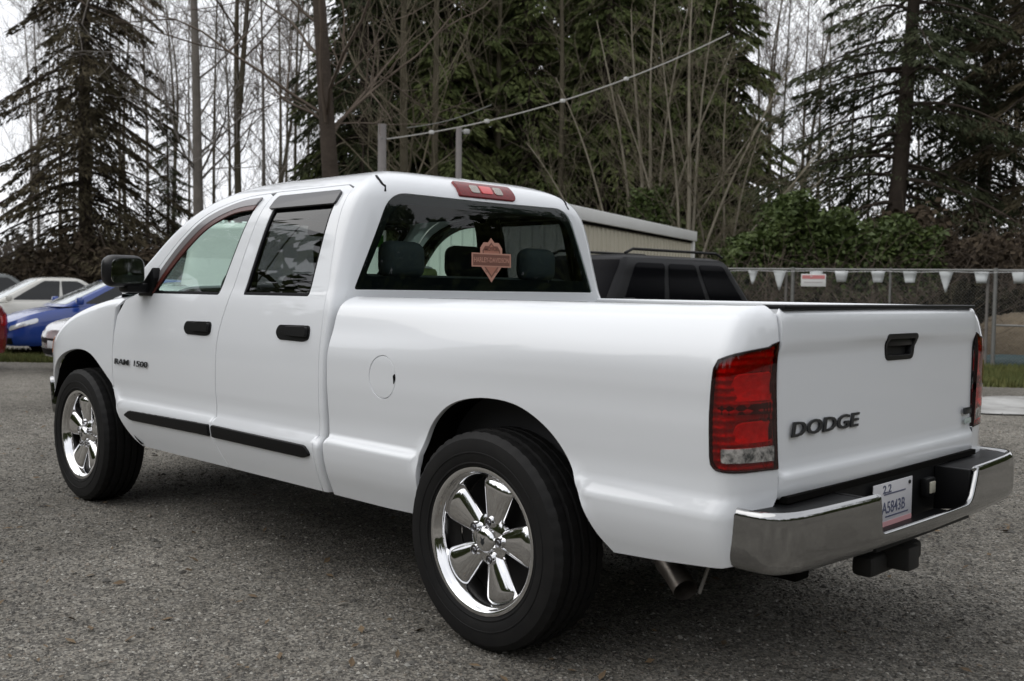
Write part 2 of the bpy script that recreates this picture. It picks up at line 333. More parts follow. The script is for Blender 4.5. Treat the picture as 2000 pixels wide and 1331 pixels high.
for sgn, side in ((1, 'left'), (-1, 'right')):
    mir = sgn < 0
    for nm, outl, win in (('front_door', fd, front_win), ('rear_door', rd, rear_win)):
        d = panel(nm, side_uv(resample(outl, .022)), cabP, PAINT, truck, holes=[side_uv(resample(win, .02))], step=.026, mirror=mir, flange=.003); doors[nm, sgn] = d
        ring_in = shrink(win, .016)
        panel('window_seal', side_uv(resample(shrink(win, -.004), .02)), cabP, SEAL, d, holes=[side_uv(resample(ring_in, .02))], step=.03, lift=-.004, mirror=mir, flange=.02)
        panel('window_pane', side_uv(resample(shrink(win, .006), .03)), cabP, GLASS_CLEAR if nm == 'front_door' else GLASS_TINT, d, step=.05, lift=-.011, flange=.0005, edge=.0002, mirror=mir)
        # rain deflector over the window
        if nm == 'rear_door':
            df = roundpoly([(1.742, 1.70), (1.722, 1.762), (1.188, 1.762), (1.192, 1.70)], [.01, .02, .03, .01])
            panel('rain_deflector', side_uv(resample(df, .02)), cabP, mat('deflector_acrylic', (.022, .021, .024), rough=.2, coat=.2), d, step=.02, lift=.012, flange=.010, mirror=mir)
        else:
            up = spline([(2.80, 1.27), (2.655, 1.435), (2.51, 1.568), (2.335, 1.680), (2.08, 1.750), (1.88, 1.764)], 5)
            lo = spline([(1.90, 1.705), (2.09, 1.690), (2.29, 1.625), (2.45, 1.520), (2.59, 1.40), (2.72, 1.27)], 5)
            mid = spline([(1.891, 1.728), (2.085, 1.714), (2.308, 1.648), (2.478, 1.540), (2.62, 1.413), (2.75, 1.27)], 5)
            panel('rain_deflector', side_uv(resample(np.vstack([up, mid]), .02)), cabP, mat('grey_acrylic', (.16, .15, .155), rough=.25, coat=.5), d, step=.02, lift=.011, flange=.006, mirror=mir)
            panel('deflector_lip', side_uv(resample(np.vstack([mid[::-1], lo]), .02)), cabP, REDGLOW, d, step=.02, lift=.008, flange=.006, mirror=mir, label='dark red lower edge of the window deflector')
        # door handle: dark recessed cup with a bowed grip
        hx, hz, hl = (2.150, 1.106, .145) if nm == 'front_door' else (1.275, 1.116, .140)
        cup = roundpoly([(hx-hl*.92, hz-.026), (hx-hl*.92, hz+.034), (hx+hl*.86, hz+.030), (hx+hl, hz-.002), (hx+hl*.8, hz-.034), (hx-hl*.6, hz-.036)], .022)
        h = panel('door_handle', side_uv(resample(cup, .01)), cabP, HANDLE, d, step=.012, lift=.006, flange=.008, mirror=mir)
        grip = roundpoly([(hx-hl*.86, hz-.016), (hx-hl*.86, hz+.026), (hx+hl*.2, hz+.024), (hx+hl*.62, hz+.012), (hx+hl*.2, hz-.014)], .012)
        panel('grip', side_uv(resample(grip, .01)), cabP, HANDLE, h, step=.012, lift=.022, flange=.016, mirror=mir)
        # black side moulding
        x0, x1 = (1.968, 2.915) if nm == 'front_door' else (1.085, 1.930)
        if nm == 'front_door': ml = roundpoly([(x0, .578), (x0, .628), (x1-.06, .615), (x1, .592), (x1-.07, .570)], [.006, .006, .02, .012, .02])
        else: ml = roundpoly([(x0+.05, .574), (x0, .590), (x0+.03, .622), (x1, .628), (x1, .576)], [.02, .012, .02, .006, .006])
        panel('side_moulding', side_uv(resample(ml, .015)), cabP, TRIM, d, step=.02, lift=.013, flange=.016, edge=.005, mirror=mir)
# cab shell: back, pillars, roof
gapd = .005
for mir in (False, True):        # dark sheets added behind the shut lines so the gaps read as shade
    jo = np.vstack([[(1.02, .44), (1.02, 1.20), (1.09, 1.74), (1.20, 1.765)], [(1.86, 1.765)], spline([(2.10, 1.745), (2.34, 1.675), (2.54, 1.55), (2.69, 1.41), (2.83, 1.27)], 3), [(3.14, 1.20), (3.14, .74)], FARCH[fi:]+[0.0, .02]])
    panel('gap_shade_sheet', side_uv(resample(jo, .04)), cabP, DARK, truck, holes=[side_uv(resample(shrink(front_win, -.003), .04)), side_uv(resample(shrink(rear_win, -.003), .04))], step=.022, lift=-.011, flange=.001, mirror=mir)
fdo, rdo = shrink(fd, -gapd), shrink(rd, -gapd)
rwin = roundpoly([(.812, 1.312), (.602, 1.762), (-.602, 1.762), (-.812, 1.312)], [.02, .10, .10, .02], 7)
k_rd = rdo[rdo[:, 1] > .5]
top = np.vstack([[(1.055, .424)], spline([(1.057, .60), (1.057, 1.10), (1.069, 1.28), (1.112, 1.55), (1.136, 1.782)], 4), [(1.197, 1.799), (1.80, 1.799), (1.86, 1.796)],
                 spline([(1.90, 1.795), (2.10, 1.781), (2.364, 1.711), (2.565, 1.586), (2.726, 1.440), (2.868, 1.288)], 4)])
# windshield opening on the front
def front_uv(k, v): return np.stack([SL+endcap_inv(k, FA, FB, FN), v], 1)
for mir in (False, True):
    up = side_uv(resample(top, .025, False))
    vv = np.array([.424]); bot = np.stack([np.linspace(-(RA+RB), up[0, 0], 30), np.full(30, .424)], 1)
    xw = side_uv([(3.03, 1.245)])
    front_low = np.stack([np.linspace(up[-1, 0], SL+FA+FB, 30), np.linspace(up[-1, 1], 1.25, 30)], 1)
    frv = np.linspace(1.25, 2.33, 40); fr = np.stack([np.full(40, SL+FA+FB), frv], 1); tp = np.stack([np.linspace(SL+FA+FB, -(RA+RB), 60), np.full(60, 2.33)], 1); rr_ = np.stack([np.full(50, -(RA+RB)), np.linspace(2.33, .424, 50)], 1)
    outl = np.vstack([bot[:-1], up, front_low[1:-1], fr[:-1], tp[:-1], rr_[:-1]])
    hw = rear_uv(resample(roundpoly([(.0, 1.757), (.602, 1.762), (.812, 1.312), (.0, 1.312)], [0, .10, .02, 0], 7), .02, False))
    ws = resample(roundpoly([(SL+FA+FB, 1.275), (SL+.16, 1.275), (SL+.16, 1.742), (SL+FA+FB, 1.742)], [0, .05, .08, 0]), .03, False)
    q1 = SL+FA+FB-.0008; cz = SL+FA+FB; cr = -(RA+RB)
    outl = np.vstack([bot[:-1], up, front_low[1:-1], [(cz, 1.25)], ws, [(cz, 1.9), (cz, 2.1), (cz, 2.33)], tp[1:-1], [(cr, 2.33), (cr, 2.1), (cr, 1.9)], hw, [(cr, 1.1), (cr, .8)]])
    panel('cab_shell', outl, cabP, PAINT, truck, step=.030, mirror=mir, flange=.012)
    panel('windshield', resample(roundpoly([(SL+FA+FB, 1.265), (SL+.15, 1.265), (SL+.15, 1.752), (SL+FA+FB, 1.752)], [0, .05, .08, 0]), .04), cabP, GLASS_CLEAR, truck, step=.06, lift=-.006, flange=.0005, edge=.0002, mirror=mir, out_dir=(1, 0, .5))
    panel('windshield_seal', resample(roundpoly([(q1, 1.262), (SL+.145, 1.262), (SL+.145, 1.757), (q1, 1.757)], [0, .05, .08, 0]), .03), cabP, SEAL, truck, holes=[resample(roundpoly([(q1-.001, 1.30), (SL+.19, 1.30), (SL+.19, 1.715), (q1-.001, 1.715)], [0, .05, .08, 0]), .03)], step=.04, lift=-.010, flange=.004, mirror=mir, out_dir=(1, 0, .5))
    # joint in the roof skin beside the rear window
    j = rear_yv([(.612, 1.860), (.628, 1.80), (.628, 1.764), (.619, 1.764), (.618, 1.80), (.604, 1.860)])
    panel('roof_joint', resample(j, .01), cabP, SEAL, truck, step=.02, lift=.0025, flange=.003, edge=.0005, mirror=mir)
rw = panel('rear_window', rear_uv(resample(shrink(rwin, .003), .03)), cabP_full, GLASS_REAR, truck, step=.05, lift=-.006, flange=.0005, edge=.0002, out_dir=(-1, 0, 0))
panel('window_border', rear_uv(resample(shrink(rwin, -.003), .02)), cabP_full, mat('ceramic_border', (.003, .004, .006), rough=.3, spec=.1), rw, holes=[rear_uv(resample(roundpoly([(.745, 1.375), (.575, 1.712), (-.575, 1.712), (-.745, 1.375)], [.03, .09, .09, .03], 7), .02))], step=.03, lift=-.011, flange=.003, edge=.0005, out_dir=(-1, 0, 0))
# third brake lamp
REDLENS = mat('red_lens', (.22, .004, .006), rough=.2, coat=.25, spec=.3, noise=(60, (.11, .003, .004), .2))
bl = panel('brake_lamp', rear_yv(resample(roundpoly([(.178, 1.778), (.178, 1.862), (-.205, 1.862), (-.205, 1.778)], [.004, .012, .012, .025]), .012)), cabP_full, REDLENS, truck, step=.02, lift=.012, flange=.014, edge=.004, out_dir=(-1, 0, 0), label='red third brake lamp on the cab roof edge')
for y0, y1, Mt, nm in ((.105, .055, mat('clear_lens', (.36, .33, .30), rough=.12, metal=.8, bump=(120, .9, .004)), 'cargo_lens'), (-.035, .038, mat('bright_red_lens', (.62, .012, .014), rough=.1, coat=1.), 'brake_lens'), (-.105, -.055, MATS['clear_lens'], 'cargo_lens')):
    a, b = max(y0, y1), min(y0, y1)
    panel(nm, rear_yv(resample(roundpoly([(a-.012, 1.795), (a-.012, 1.835), (b-.012, 1.835), (b-.012, 1.795)], .008), .01)), cabP_full, Mt, bl, step=.02, lift=.016, flange=.003, out_dir=(-1, 0, 0))
# window sticker: bar-and-shield decal
DECAL = mat('decal_orange', (.52, .27, .20), rough=.45); DECAL2 = mat('decal_dark', (.20, .085, .06), rough=.5)
sy, sz = -.015, 1.470
shield = np.array([(0, .108), (.022, .085), (.052, .085), (.075, .058), (.075, .03), (.075, -.03), (.055, -.052), (.028, -.080), (.0, -.112)]); shield = np.vstack([shield, shield[1:-1][::-1]*[-1, 1]])
bar = np.array([(.135, .032), (.135, -.036), (-.135, -.036), (-.135, .032)])
def decal(nm, pts, Mt, lift): return panel(nm, rear_uv(resample([(sy+a, sz+b) for a, b in pts], .012)), cabP_full, Mt, rw, step=.03, lift=lift, flange=.0004, edge=.0002, out_dir=(-1, 0, 0))
decal('sticker_shield', shield, DECAL, .0015); decal('sticker_bar', bar, DECAL, .003)
decal('sticker_shield_panel', shield*.80, DECAL2, .0022)
decal('sticker_shield_field', shield*.70, mat('decal_mid', (.44, .19, .13), rough=.5), .0026)
decal('sticker_bar_panel', bar*[.93, .80], DECAL2, .0036); 
def Mrear(y, z, x=.994): return Matrix.Translation((x, y, z)) @ Matrix(((0, 0, -1, 0), (-1, 0, 0, 0), (0, 1, 0, 0), (0, 0, 0, 1)))
xg = float(cabP_full(rear_uv([(sy, sz)]))[0, 0])-.0045
text_mesh('sticker_lettering', 'HARLEY-DAVIDSON', .034, DECAL, rw, Mrear(sy, sz-.013, xg), .0003, .0006, align='CENTER', xs=.80)
text_mesh('sticker_lettering', 'MOTOR', .026, DECAL2, rw, Mrear(sy, sz+.045, xg+.0015), .0003, .0006, align='CENTER', xs=1.)
text_mesh('sticker_lettering', 'CYCLES', .024, DECAL2, rw, Mrear(sy, sz-.062, xg+.0015), .0003, .0006, align='CENTER', xs=1.)

# --- cargo bed: side, corner and rail
BW = interp([(.42, .935), (.47, .955), (.53, .978), (.60, .994), (.645, .998), (.655, .995), (.664, .983), (.673, .967), (.690, .963), (.73, .964), (.82, .972), (.92, .978), (1.0, .978), (1.07, .972), (1.13, .960), (1.18, .944), (1.22, .926), (1.25, .908), (1.275, .884), (1.30, .852), (1.34, .812), (1.37, .795), (1.44, .792)])
BZ = interp([(.42, .42), (1.18, 1.18), (1.22, 1.217), (1.25, 1.243), (1.275, 1.262), (1.30, 1.276), (1.34, 1.284), (1.37, 1.274), (1.44, 1.21)])
BXI = interp([(.42, .0), (1.10, .0), (1.22, .006), (1.27, .018), (1.30, .035), (1.34, .045), (1.44, .05)])
BXC, BAX, BN, BA, BB = -.955, .135, 4.2, .15, .86
def bedP(uv):
    s, v = uv[:, 0], uv[:, 1]; x_ = np.maximum(s, BXC); tilt = np.clip((.9-x_)*.011, 0, .03)*np.clip((1.1-v)/.3, 0, 1)
    w_ = BW(v-tilt); bulge = np.clip((.95-x_)/1.5, 0, 1); bulge = bulge*bulge*(3-2*bulge)
    w_ = w_ + .014*bulge*np.exp(-((v-1.12)/.10)**2) - .012*(1-bulge)*np.exp(-((v-1.14)/.07)**2)
    da = seglen_dist(np.stack([x_, v], 1), RARCH, False); k_ = np.exp(-(da/.03)**2)*np.exp(-((v-.665)/.05)**2); w_ = w_*(1-k_)+.982*k_
    a, d = endcap(BXC-s, BA, BB, BN); x = np.where(s < BXC, BXC-(BAX-BXI(v))*d, s); y = np.where(s < BXC, w_*a, w_)
    return np.stack([x, y, BZ(v)], 1)
def bed_rear(pts):
    pts = np.asarray(pts, float); q = endcap_inv(pts[:, 0]/BW(pts[:, 1]), BA, BB, BN); return np.stack([BXC-q, pts[:, 1]], 1)
TGY = .762
lamp_r = [(TGY-.003, 1.176), (TGY+.001, .785)]           # inner edge beside the tailgate
qi0 = bed_rear([lamp_r[0]])[0, 0]; qi1 = bed_rear([lamp_r[1]])[0, 0]
lamp = np.vstack([[(qi0, 1.176)], spline([(qi0+.06, 1.168), (-1.045, 1.142), (-.998, 1.122)], 3), [(-.985, 1.095), (-.972, .96), (-.970, .83)], spline([(-.973, .805), (-.995, .787), (-1.05, .782)], 3), [(qi1, .782)]])
b_edge = bed_rear([(TGY, 1.18), (TGY, 1.22), (TGY, 1.25), (TGY+.004, 1.275), (TGY+.006, 1.30), (TGY+.008, 1.34)])
qb = bed_rear([(TGY, .70), (TGY, .775)])
bs_out = np.vstack([[(.972, .424), (.60, .424)], RARCH, [(-.80, .486), (-1.02, .506), (-1.06, .515), (-1.065, .655), (qb[0, 0], .655), (qb[1, 0], .779)], (lamp[::-1]-[0, 0]) + np.array([0, 0]), b_edge, [(b_edge[-1, 0]+.02, 1.43), (.972, 1.43)]])
bs_out[:, 0] = bs_out[:, 0]
fuel = np.stack([.590+.088*np.cos(np.linspace(0, 2*np.pi, 48)[:-1]), .956+.090*np.sin(np.linspace(0, 2*np.pi, 48)[:-1])], 1)
LENS = glass('red_lamp_lens', (.86, .022, .022)); BACK = mat('lamp_reflector', (.28, .28, .28), rough=.3, metal=.2, bump=(45, .9, .008), noise=(22, (.30, .30, .30), .16)); BOWL = mat('lamp_bowl', (.72, .71, .70), rough=.3, spec=.5, bump=(60, .8, .006), noise=(30, (.45, .45, .45), .2))
for sgn in (1, -1):
    mir = sgn < 0
    bs = panel('bed_side', resample(bs_out, .014), bedP, PAINT, truck, holes=[fuel], step=.026, mirror=mir, flange=.022)
    fdn = panel('fuel_door', shrink(fuel, .0055), bedP, PAINT, bs, step=.02, lift=-.001, mirror=mir, flange=.01)
    panel('fuel_gap_shade', shrink(fuel, -.01), bedP, DARK, bs, step=.03, lift=-.010, flange=.001, mirror=mir)  # dark backing that puts shade into the gap round the fuel door
    panel('finger_notch', resample(roundpoly([(.515, .93), (.504, .955), (.508, .975), (.520, .965)], .006), .006), bedP, SEAL, bs, step=.01, lift=.001, flange=.002, edge=.0003, mirror=mir)
    # tail lamp: black rim, reflector with bowls behind a red lens, clear reversing lens
    tl = panel('tail_light', resample(shrink(lamp, .003), .014), bedP, mat('lamp_rim', (.012, .004, .004), rough=.2), truck, holes=[resample(shrink(lamp, .007), .014)], step=.02, lift=.004, mirror=mir, flange=.012, label='red wraparound tail light with clear reversing lens')
    li = shrink(lamp, .007); rev = roundpoly([(-1.012, .812), (-1.012, .856), (qi1+.03, .858), (qi1+.03, .808)], .008)
    panel('lens', resample(li, .02), bedP, LENS, tl, holes=[resample(rev, .015)], step=.03, lift=.003, mirror=mir, flange=.001, edge=.0004)
    def backP(uv, f=bedP):
        p = f(uv); e = 1e-3; n = np.cross(f(uv+[e, 0])-f(uv-[e, 0]), f(uv+[0, e])-f(uv-[0, e])); n /= np.linalg.norm(n, axis=1)[:, None]; n *= np.sign(n[:, 1]+(-n[:, 0]))[:, None]
        s, z = uv[:, 0], uv[:, 1]; sc_ = (qi0-.01+-.99)/2-.03
        b1 = np.exp(-(((s-sc_)/.075)**2+((z-1.045)/.055)**2)**2); b2 = np.exp(-(((s-sc_)/.075)**2+((z-.905)/.045)**2)**2)
        rib = .0022*np.sin(z*260)+.0018*np.sin(s*240)
        depth = .010+.020*b1+.020*b2+rib; return p-n*depth[:, None]
    panel('reflector', resample(shrink(lamp, .007), .012), backP, BACK, tl, step=.008, mirror=mir, flange=.002)
    for z0_, z1_, s0_ in ((.995, 1.072, -1.045), (.868, .925, -1.050)): panel('reflector_bowl', resample(roundpoly([(s0_, z0_), (s0_-.012, z1_), (qi1+.035, z1_+.004), (qi1+.028, z0_)], .018), .014), lambda uv, a=(z0_+z1_)/2: bedP(uv)+np.stack([.012-.9*(uv[:, 1]-a)**2*4, 0*uv[:, 0]-.004, 0*uv[:, 0]], 1), BOWL, tl, step=.012, lift=-.004, mirror=mir, flange=.006)
    panel('dark_band', resample(roundpoly([(-1.0, .955), (-.998, .980), (qi1+.03, .985), (qi1+.03, .952)], .006), .015), bedP, mat('lamp_band', (.02, .003, .003), rough=.5), tl, step=.02, lift=-.010, mirror=mir, flange=.006)
    panel('reversing_lens', resample(shrink(rev, .002), .012), bedP, mat('reversing_lens', (.70, .68, .66), rough=.12, metal=.55, bump=(70, .9, .004), noise=(38, (.10, .10, .10), .12)), tl, step=.008, lift=.002, mirror=mir, flange=.004)
    panel('lamp_housing', resample(shrink(lamp, .006), .03), bedP, DARK, tl, step=.04, lift=-.042, mirror=mir, flange=.002)
# bed inside: floor, walls, front wall
bedi = MB(); bedi.box((-.05, 0, .72), (2.02, 1.56, .03)); bedi.box((.955, 0, .98), (.02, 1.70, .54), .004)
for s in (1, -1): bedi.box((-.05, s*.782, .96), (2.02, .02, .5))
bedi.build('bed_liner', mat('bed_liner', (.02, .02, .022), rough=.6), truck)
# tailgate
TP = interp([(.69, .010), (.70, .0), (.715, -.003), (.755, -.004), (.768, -.002), (.778, .008), (.80, .012), (1.12, .012), (1.142, .009), (1.158, .001), (1.175, -.001), (1.245, .002), (1.262, .008), (1.274, .018), (1.280, .034), (1.283, .06)])
def tgP(uv):
    y, z = uv[:, 0], uv[:, 1]; zz = z-.010*(1-(y/.76)**2)*np.exp(-((z-1.15)/.05)**2); edge = np.clip((np.abs(y)-.70)/.06, 0, 1)
    tz = np.minimum(z, 1.262+np.maximum(z-1.262, 0)*.9)
    return np.stack([-1.090+TP(zz)+.010*(y/.76)**2+.004*edge**2, y, tz], 1)
tg = panel('tailgate', resample(roundpoly([(TGY-.006, .692), (TGY-.006, 1.278), (-TGY+.006, 1.278), (-TGY+.006, .692)], [.01, .02, .02, .01]), .03), tgP, PAINT, truck, holes=[resample(roundpoly([(.072, 1.178), (.055, 1.098), (-.155, 1.098), (-.172, 1.178)], .022), .012)], step=.022, out_dir=(-1, 0, 0), flange=.03)
hb = panel('handle_bezel', resample(roundpoly([(.078, 1.184), (.060, 1.092), (-.160, 1.092), (-.178, 1.184)], .024), .012), tgP, HANDLE, tg, holes=[resample(roundpoly([(.062, 1.168), (.048, 1.106), (-.148, 1.106), (-.162, 1.168)], .018), .012)], step=.02, lift=.004, out_dir=(-1, 0, 0), flange=.03)
MB().box((-1.052, -.05, 1.137), (.006, .25, .10)).build('handle_cup', mat('cup_black', (.006, .006, .006), rough=.6), tg)
MB().box((-1.074, -.05, 1.155), (.016, .20, .030), .006).build('latch_handle', HANDLE, tg)
MB().box((-1.036, 0, 1.279), (.085, 1.49, .014), .005, seg=3).build('top_cap', TRIM, tg)
MB().box((-1.015, 0, .98), (.03, 1.49, .54), .005).build('inner_panel', PAINT, tg)
def Mtail(y, z, x): return Matrix.Translation((x, y, z)) @ Matrix(((0, 0, -1, 0), (-1, 0, 0, 0), (0, 1, 0, 0), (0, 0, 0, 1)))
BADGE = mat('badge_grey', (.045, .047, .05), rough=.3, metal=.5, spec=.2)
text_mesh('maker_lettering', 'DODGE', .064, BADGE, tg, Mtail(.700, .880, -1.0800), .003, .0012, .10, xs=1.95)
MB().box((-1.083, -.685, .862), (.006, .075, .026), .006).build('side_badge', BADGE, tg); MB().box((-1.083, -.690, .822), (.004, .06, .022), .004).build('side_badge', mat('badge_pale', (.40, .46, .44), rough=.4), tg)
# --- rear bumper
bpath = np.vstack([[(-1.035, .950), (-1.09, .950)], spline([(-1.13, .947), (-1.172, .928), (-1.200, .890), (-1.217, .835)], 4), spline([(-1.228, .75), (-1.248, .40), (-1.254, 0)], 6)]); bpath = np.vstack([bpath, bpath[:-1][::-1]*[1, -1]])
bl_ = np.r_[0, np.cumsum(np.linalg.norm(np.diff(bpath, axis=0), axis=1))]; BL = bl_[-1]
BPo = interp([(.498, -.060), (.503, -.034), (.514, -.014), (.538, -.002), (.58, .0), (.660, -.001), (.679, -.003), (.687, -.008), (.690, -.018)])
def bumpP(uv):
    a, h = uv[:, 0], uv[:, 1]; x = np.interp(a, bl_, bpath[:, 0]); y = np.interp(a, bl_, bpath[:, 1]); e = .02
    tx = np.interp(a+e, bl_, bpath[:, 0])-np.interp(a-e, bl_, bpath[:, 0]); ty = np.interp(a+e, bl_, bpath[:, 1])-np.interp(a-e, bl_, bpath[:, 1]); l = np.hypot(tx, ty); nx, ny = ty/l, -tx/l; o = BPo(h)
    return np.stack([x+nx*o, y+ny*o, h+.012*np.exp(-((a-BL/2)/.6)**2)*0], 1)
ac = BL/2; i0 = ac-.418; i1 = ac+.335
bo = np.vstack([[(0, .500), (BL, .500), (BL, .690), (i1+.075, .690)], roundpoly([(i1+.06, .690), (i1-.012, .556), (i0+.012, .556), (i0-.0, .690)], [.02, .05, .03, .015]), [(.0, .690)]])
rb = panel('rear_bumper', resample(bo, .02), bumpP, CHROME2, truck, step=.02, flange=.012, edge=.004, out_dir=(-1, 0, 0), label='chrome rear step bumper with a black recess for the plate')
MB().box((-1.088, 0, .600), (.012, .96, .20), .002).build('recess_wall', TRIM, rb)
for s in (1, -1):
    MB().prism([(-1.055, s*.925), (-1.12, s*.925), (-1.165, s*.900), (-1.192, s*.84), (-1.222, s*.45 if s > 0 else -.37), (-1.08, s*.45 if s > 0 else -.37), (-1.055, s*.60)], .655, .677, 'z', .003).build('step_pad', TRIM, rb)
rf = MB(); rf.box((-1.165, 0.03, .508), (.13, .76, .018), .004)
for s in (1, -1): rf.prism([(-1.095, .51), (-1.226, .535), (-1.222, .678), (-1.095, .678)], (.423 if s > 0 else -.350), (.445 if s > 0 else -.375), 'y', .004)
rf.build('recess_floor', TRIM, rb)
lp = MB().box((-1.112, -.255, .612), (.03, .075, .070), .008).build('lamp_bezel', TRIM, rb); MB().box((-1.129, -.255, .612), (.008, .046, .044), .004).build('plate_lamp_lens', mat('lamp_glass_dim', (.42, .40, .33), rough=.15, bump=(90, .5, .002)), rb)
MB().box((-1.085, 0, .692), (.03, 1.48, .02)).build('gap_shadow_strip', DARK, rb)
# licence plate
PW = mat('plate_white', (.62, .61, .63), rough=.45, noise=(9, (.55, .55, .57), .3)); PN = mat('plate_ink', (.10, .11, .17), rough=.5); PR = mat('plate_red', (.62, .34, .35), rough=.5)
pl = MB().box((-1.112, .040, .592), (.004, .308, .156), .0018).build('licence_plate', PW, truck, label='white temporary licence plate with dark lettering and a red lower band')
MB().box((-1.1148, .040, .525), (.001, .300, .018)).build('red_band', PR, pl)
text_mesh('plate_number', 'A5843B', .058, PN, pl, Mtail(.128, .562, -1.1146), .0004, .0006, xs=.98)
text_mesh('plate_lettering', '2.2', .040, PN, pl, Mtail(.125, .634, -1.1146), .0004, .0008, xs=1.4)
for i, (yy, zz, ww) in enumerate(((.03, .629, .17), (.01, .550, .18))): MB().box((-1.1148, yy, zz), (.001, ww, .005)).build('plate_rule', PN, pl)
MB().lathe([(.007, 0), (.007, -.004), (0.0001, -.005)], 14, 'x', (-1.114, -.087, .652)).build('plate_bolt', BADGE, pl)
# hitch and exhaust
hb_ = MB(); hb_.box((-.98, 0, .47), (.09, .8, .07), .012); hb_.box((-1.10, 0, .40), (.16, .09, .085), .010); hb_.box((-1.06, -.05, .375), (.08, .42, .075), .02); hb_.build('tow_hitch', mat('hitch_steel', (.014, .013, .012), rough=.7, bump=(60, .3, .003)), truck)
ex = MB(); ex.tube([(.3, .55, .42), (-.35, .62, .43), (-.58, .70, .44), (-.70, .77, .41), (-.77, .81, .375)], .034, 14, False); ex.tube([(-.66, .748, .42), (-.72, .78, .40), (-.79, .82, .365)], .040, 16, False)
ex.build('exhaust_pipe', mat('exhaust_steel', (.42, .38, .34), rough=.38, metal=.9, noise=(25, (.20, .17, .15), .25)), truck)
MB().tube([(-.86, .78, .48), (-.83, .80, .36)], .006, 6).build('exhaust_hanger', mat('grey_rod', (.22, .21, .20), rough=.5, metal=.6), truck)

# --- front clip: fenders, hood, grille, lamps, bumper
FW = interp([(.40, .955), (.50, .972), (.60, .982), (.75, .990), (.90, .990), (1.00, .982), (1.06, .968), (1.11, .945), (1.15, .912), (1.19, .870), (1.24, .815), (1.30, .755), (1.36, .70)])
FZ = interp([(.40, .40), (1.00, 1.0), (1.06, 1.055), (1.11, 1.098), (1.15, 1.132), (1.19, 1.155), (1.24, 1.165), (1.30, 1.160), (1.36, 1.150)])
FD = interp([(3.05, .105), (3.3, .085), (3.6, .040), (3.9, -.028), (4.15, -.095), (4.5, -.17)])
FXC, FAX = 3.72, .72
FAXv = interp([(.40, .70), (.75, .72), (.95, .70), (1.10, .63), (1.20, .56), (1.36, .45)])
def clipP(uv):
    s, v = uv[:, 0], uv[:, 1]; w_ = FW(v); da = seglen_dist(np.stack([s, v], 1), FARCH, False); k0 = np.clip((s-3.10)/.40, 0, 1); k0 = k0*k0*(3-2*k0)
    wd = CW(np.minimum(v, 1.27))+.022*np.exp(-((s-3.35)/.32)**2)*np.exp(-((v-.85)/.33)**2)
    w_ = w_*k0+np.where(v < 1.12, wd, np.minimum(w_, wd))*(1-k0)
    k_ = np.exp(-(da/.03)**2)*np.exp(-((v-.665)/.05)**2); w_ = w_*(1-k_)+.980*k_
    a, d = endcap(s-FXC, .55, .80, 2.9); x = np.where(s > FXC, FXC+FAXv(v)*d, s); y = np.where(s > FXC, w_*a, w_)
    k = np.clip((v-.92)/.2, 0, 1); k = k*k*(3-2*k); return np.stack([x, y, FZ(v)+k*FD(x)], 1)
fa = FARCH[:fi+1]; e_ = FXC+.55+.80
HEADL = np.array([(4.02, .86), (4.00, 1.02), (4.10, 1.03), (4.45, 1.01), (4.47, .86)])
for sgn in (1, -1):
    mir = sgn < 0
    fo = np.vstack([[(3.120, .715), (3.120, .90), (3.105, 1.15), (3.06, 1.20), (3.06, 1.352), (4.60, 1.352), (4.60, 1.05), (3.99, 1.045), (3.985, .85), (4.08, .845), (4.08, .72), (3.985, .62)], fa])
    ff = panel('front_fender', resample(fo, .025), clipP, PAINT, truck, step=.03, mirror=mir, flange=.025)
    hl = panel('headlight', resample(roundpoly([(3.99, .85), (3.995, 1.04), (4.46, 1.03), (4.46, .85)], .04), .025), clipP, mat('headlight_glass', (.55, .57, .60), rough=.08, metal=.6, coat=1., bump=(30, .5, .01)), truck, step=.03, lift=.002, mirror=mir)
    panel('marker_lamp', resample(roundpoly([(3.995, .87), (3.997, 1.02), (4.07, 1.02), (4.07, .87)], .02), .02), clipP, mat('amber_lens', (.45, .12, .01), rough=.15, coat=1.), hl, step=.03, lift=.005, mirror=mir)
    gr = panel('grille', resample([(4.48, .78), (4.48, 1.12), (e_, 1.12), (e_, .78)], .03), clipP, CHROME, truck, holes=[roundpoly([(4.53, .80), (4.53, .93), (e_-.05, .93), (e_-.05, .80)], .02), roundpoly([(4.53, .97), (4.53, 1.09), (e_-.05, 1.09), (e_-.05, .97)], .02)], step=.04, lift=.02, mirror=mir, out_dir=(1, 0, 0))
    panel('grille_back', resample([(4.48, .78), (4.48, 1.12), (e_, 1.12), (e_, .78)], .05), clipP, DARK, truck, step=.06, lift=-.03, mirror=mir, out_dir=(1, 0, 0))
    panel('front_bumper', resample(roundpoly([(4.00, .50), (4.02, .71), (e_, .74), (e_, .46), (4.2, .44)], [.03, .03, 0, 0, .05]), .03), clipP, CHROME2, truck, step=.04, lift=.022, mirror=mir, flange=.04, out_dir=(1, 0, 0))
def hoodP(uv):
    x, y = uv[:, 0], uv[:, 1]; ay = np.abs(y); side_z = 1.152+FD(x); r = np.clip((.74-ay)/.22, 0, 1); r = r*r*(3-2*r)
    top_ = interp([(3.0, 1.315), (3.4, 1.315), (3.9, 1.265), (4.2, 1.19), (4.40, 1.06)])(x)+.02*(1-(y/.6)**2)
    return np.stack([x, y, side_z+(np.maximum(top_, side_z)-side_z)*r], 1)
panel('hood', resample(roundpoly([(3.03, .735), (4.10, .70), (4.30, .52), (4.36, 0), (4.30, -.52), (4.10, -.70), (3.03, -.735)], .08), .04), hoodP, PAINT, truck, step=.045, out_dir=(0, 0, 1))
MB().box((3.0, 0, 1.20), (.30, 1.62, .06), .02).build('cowl', TRIM, truck)
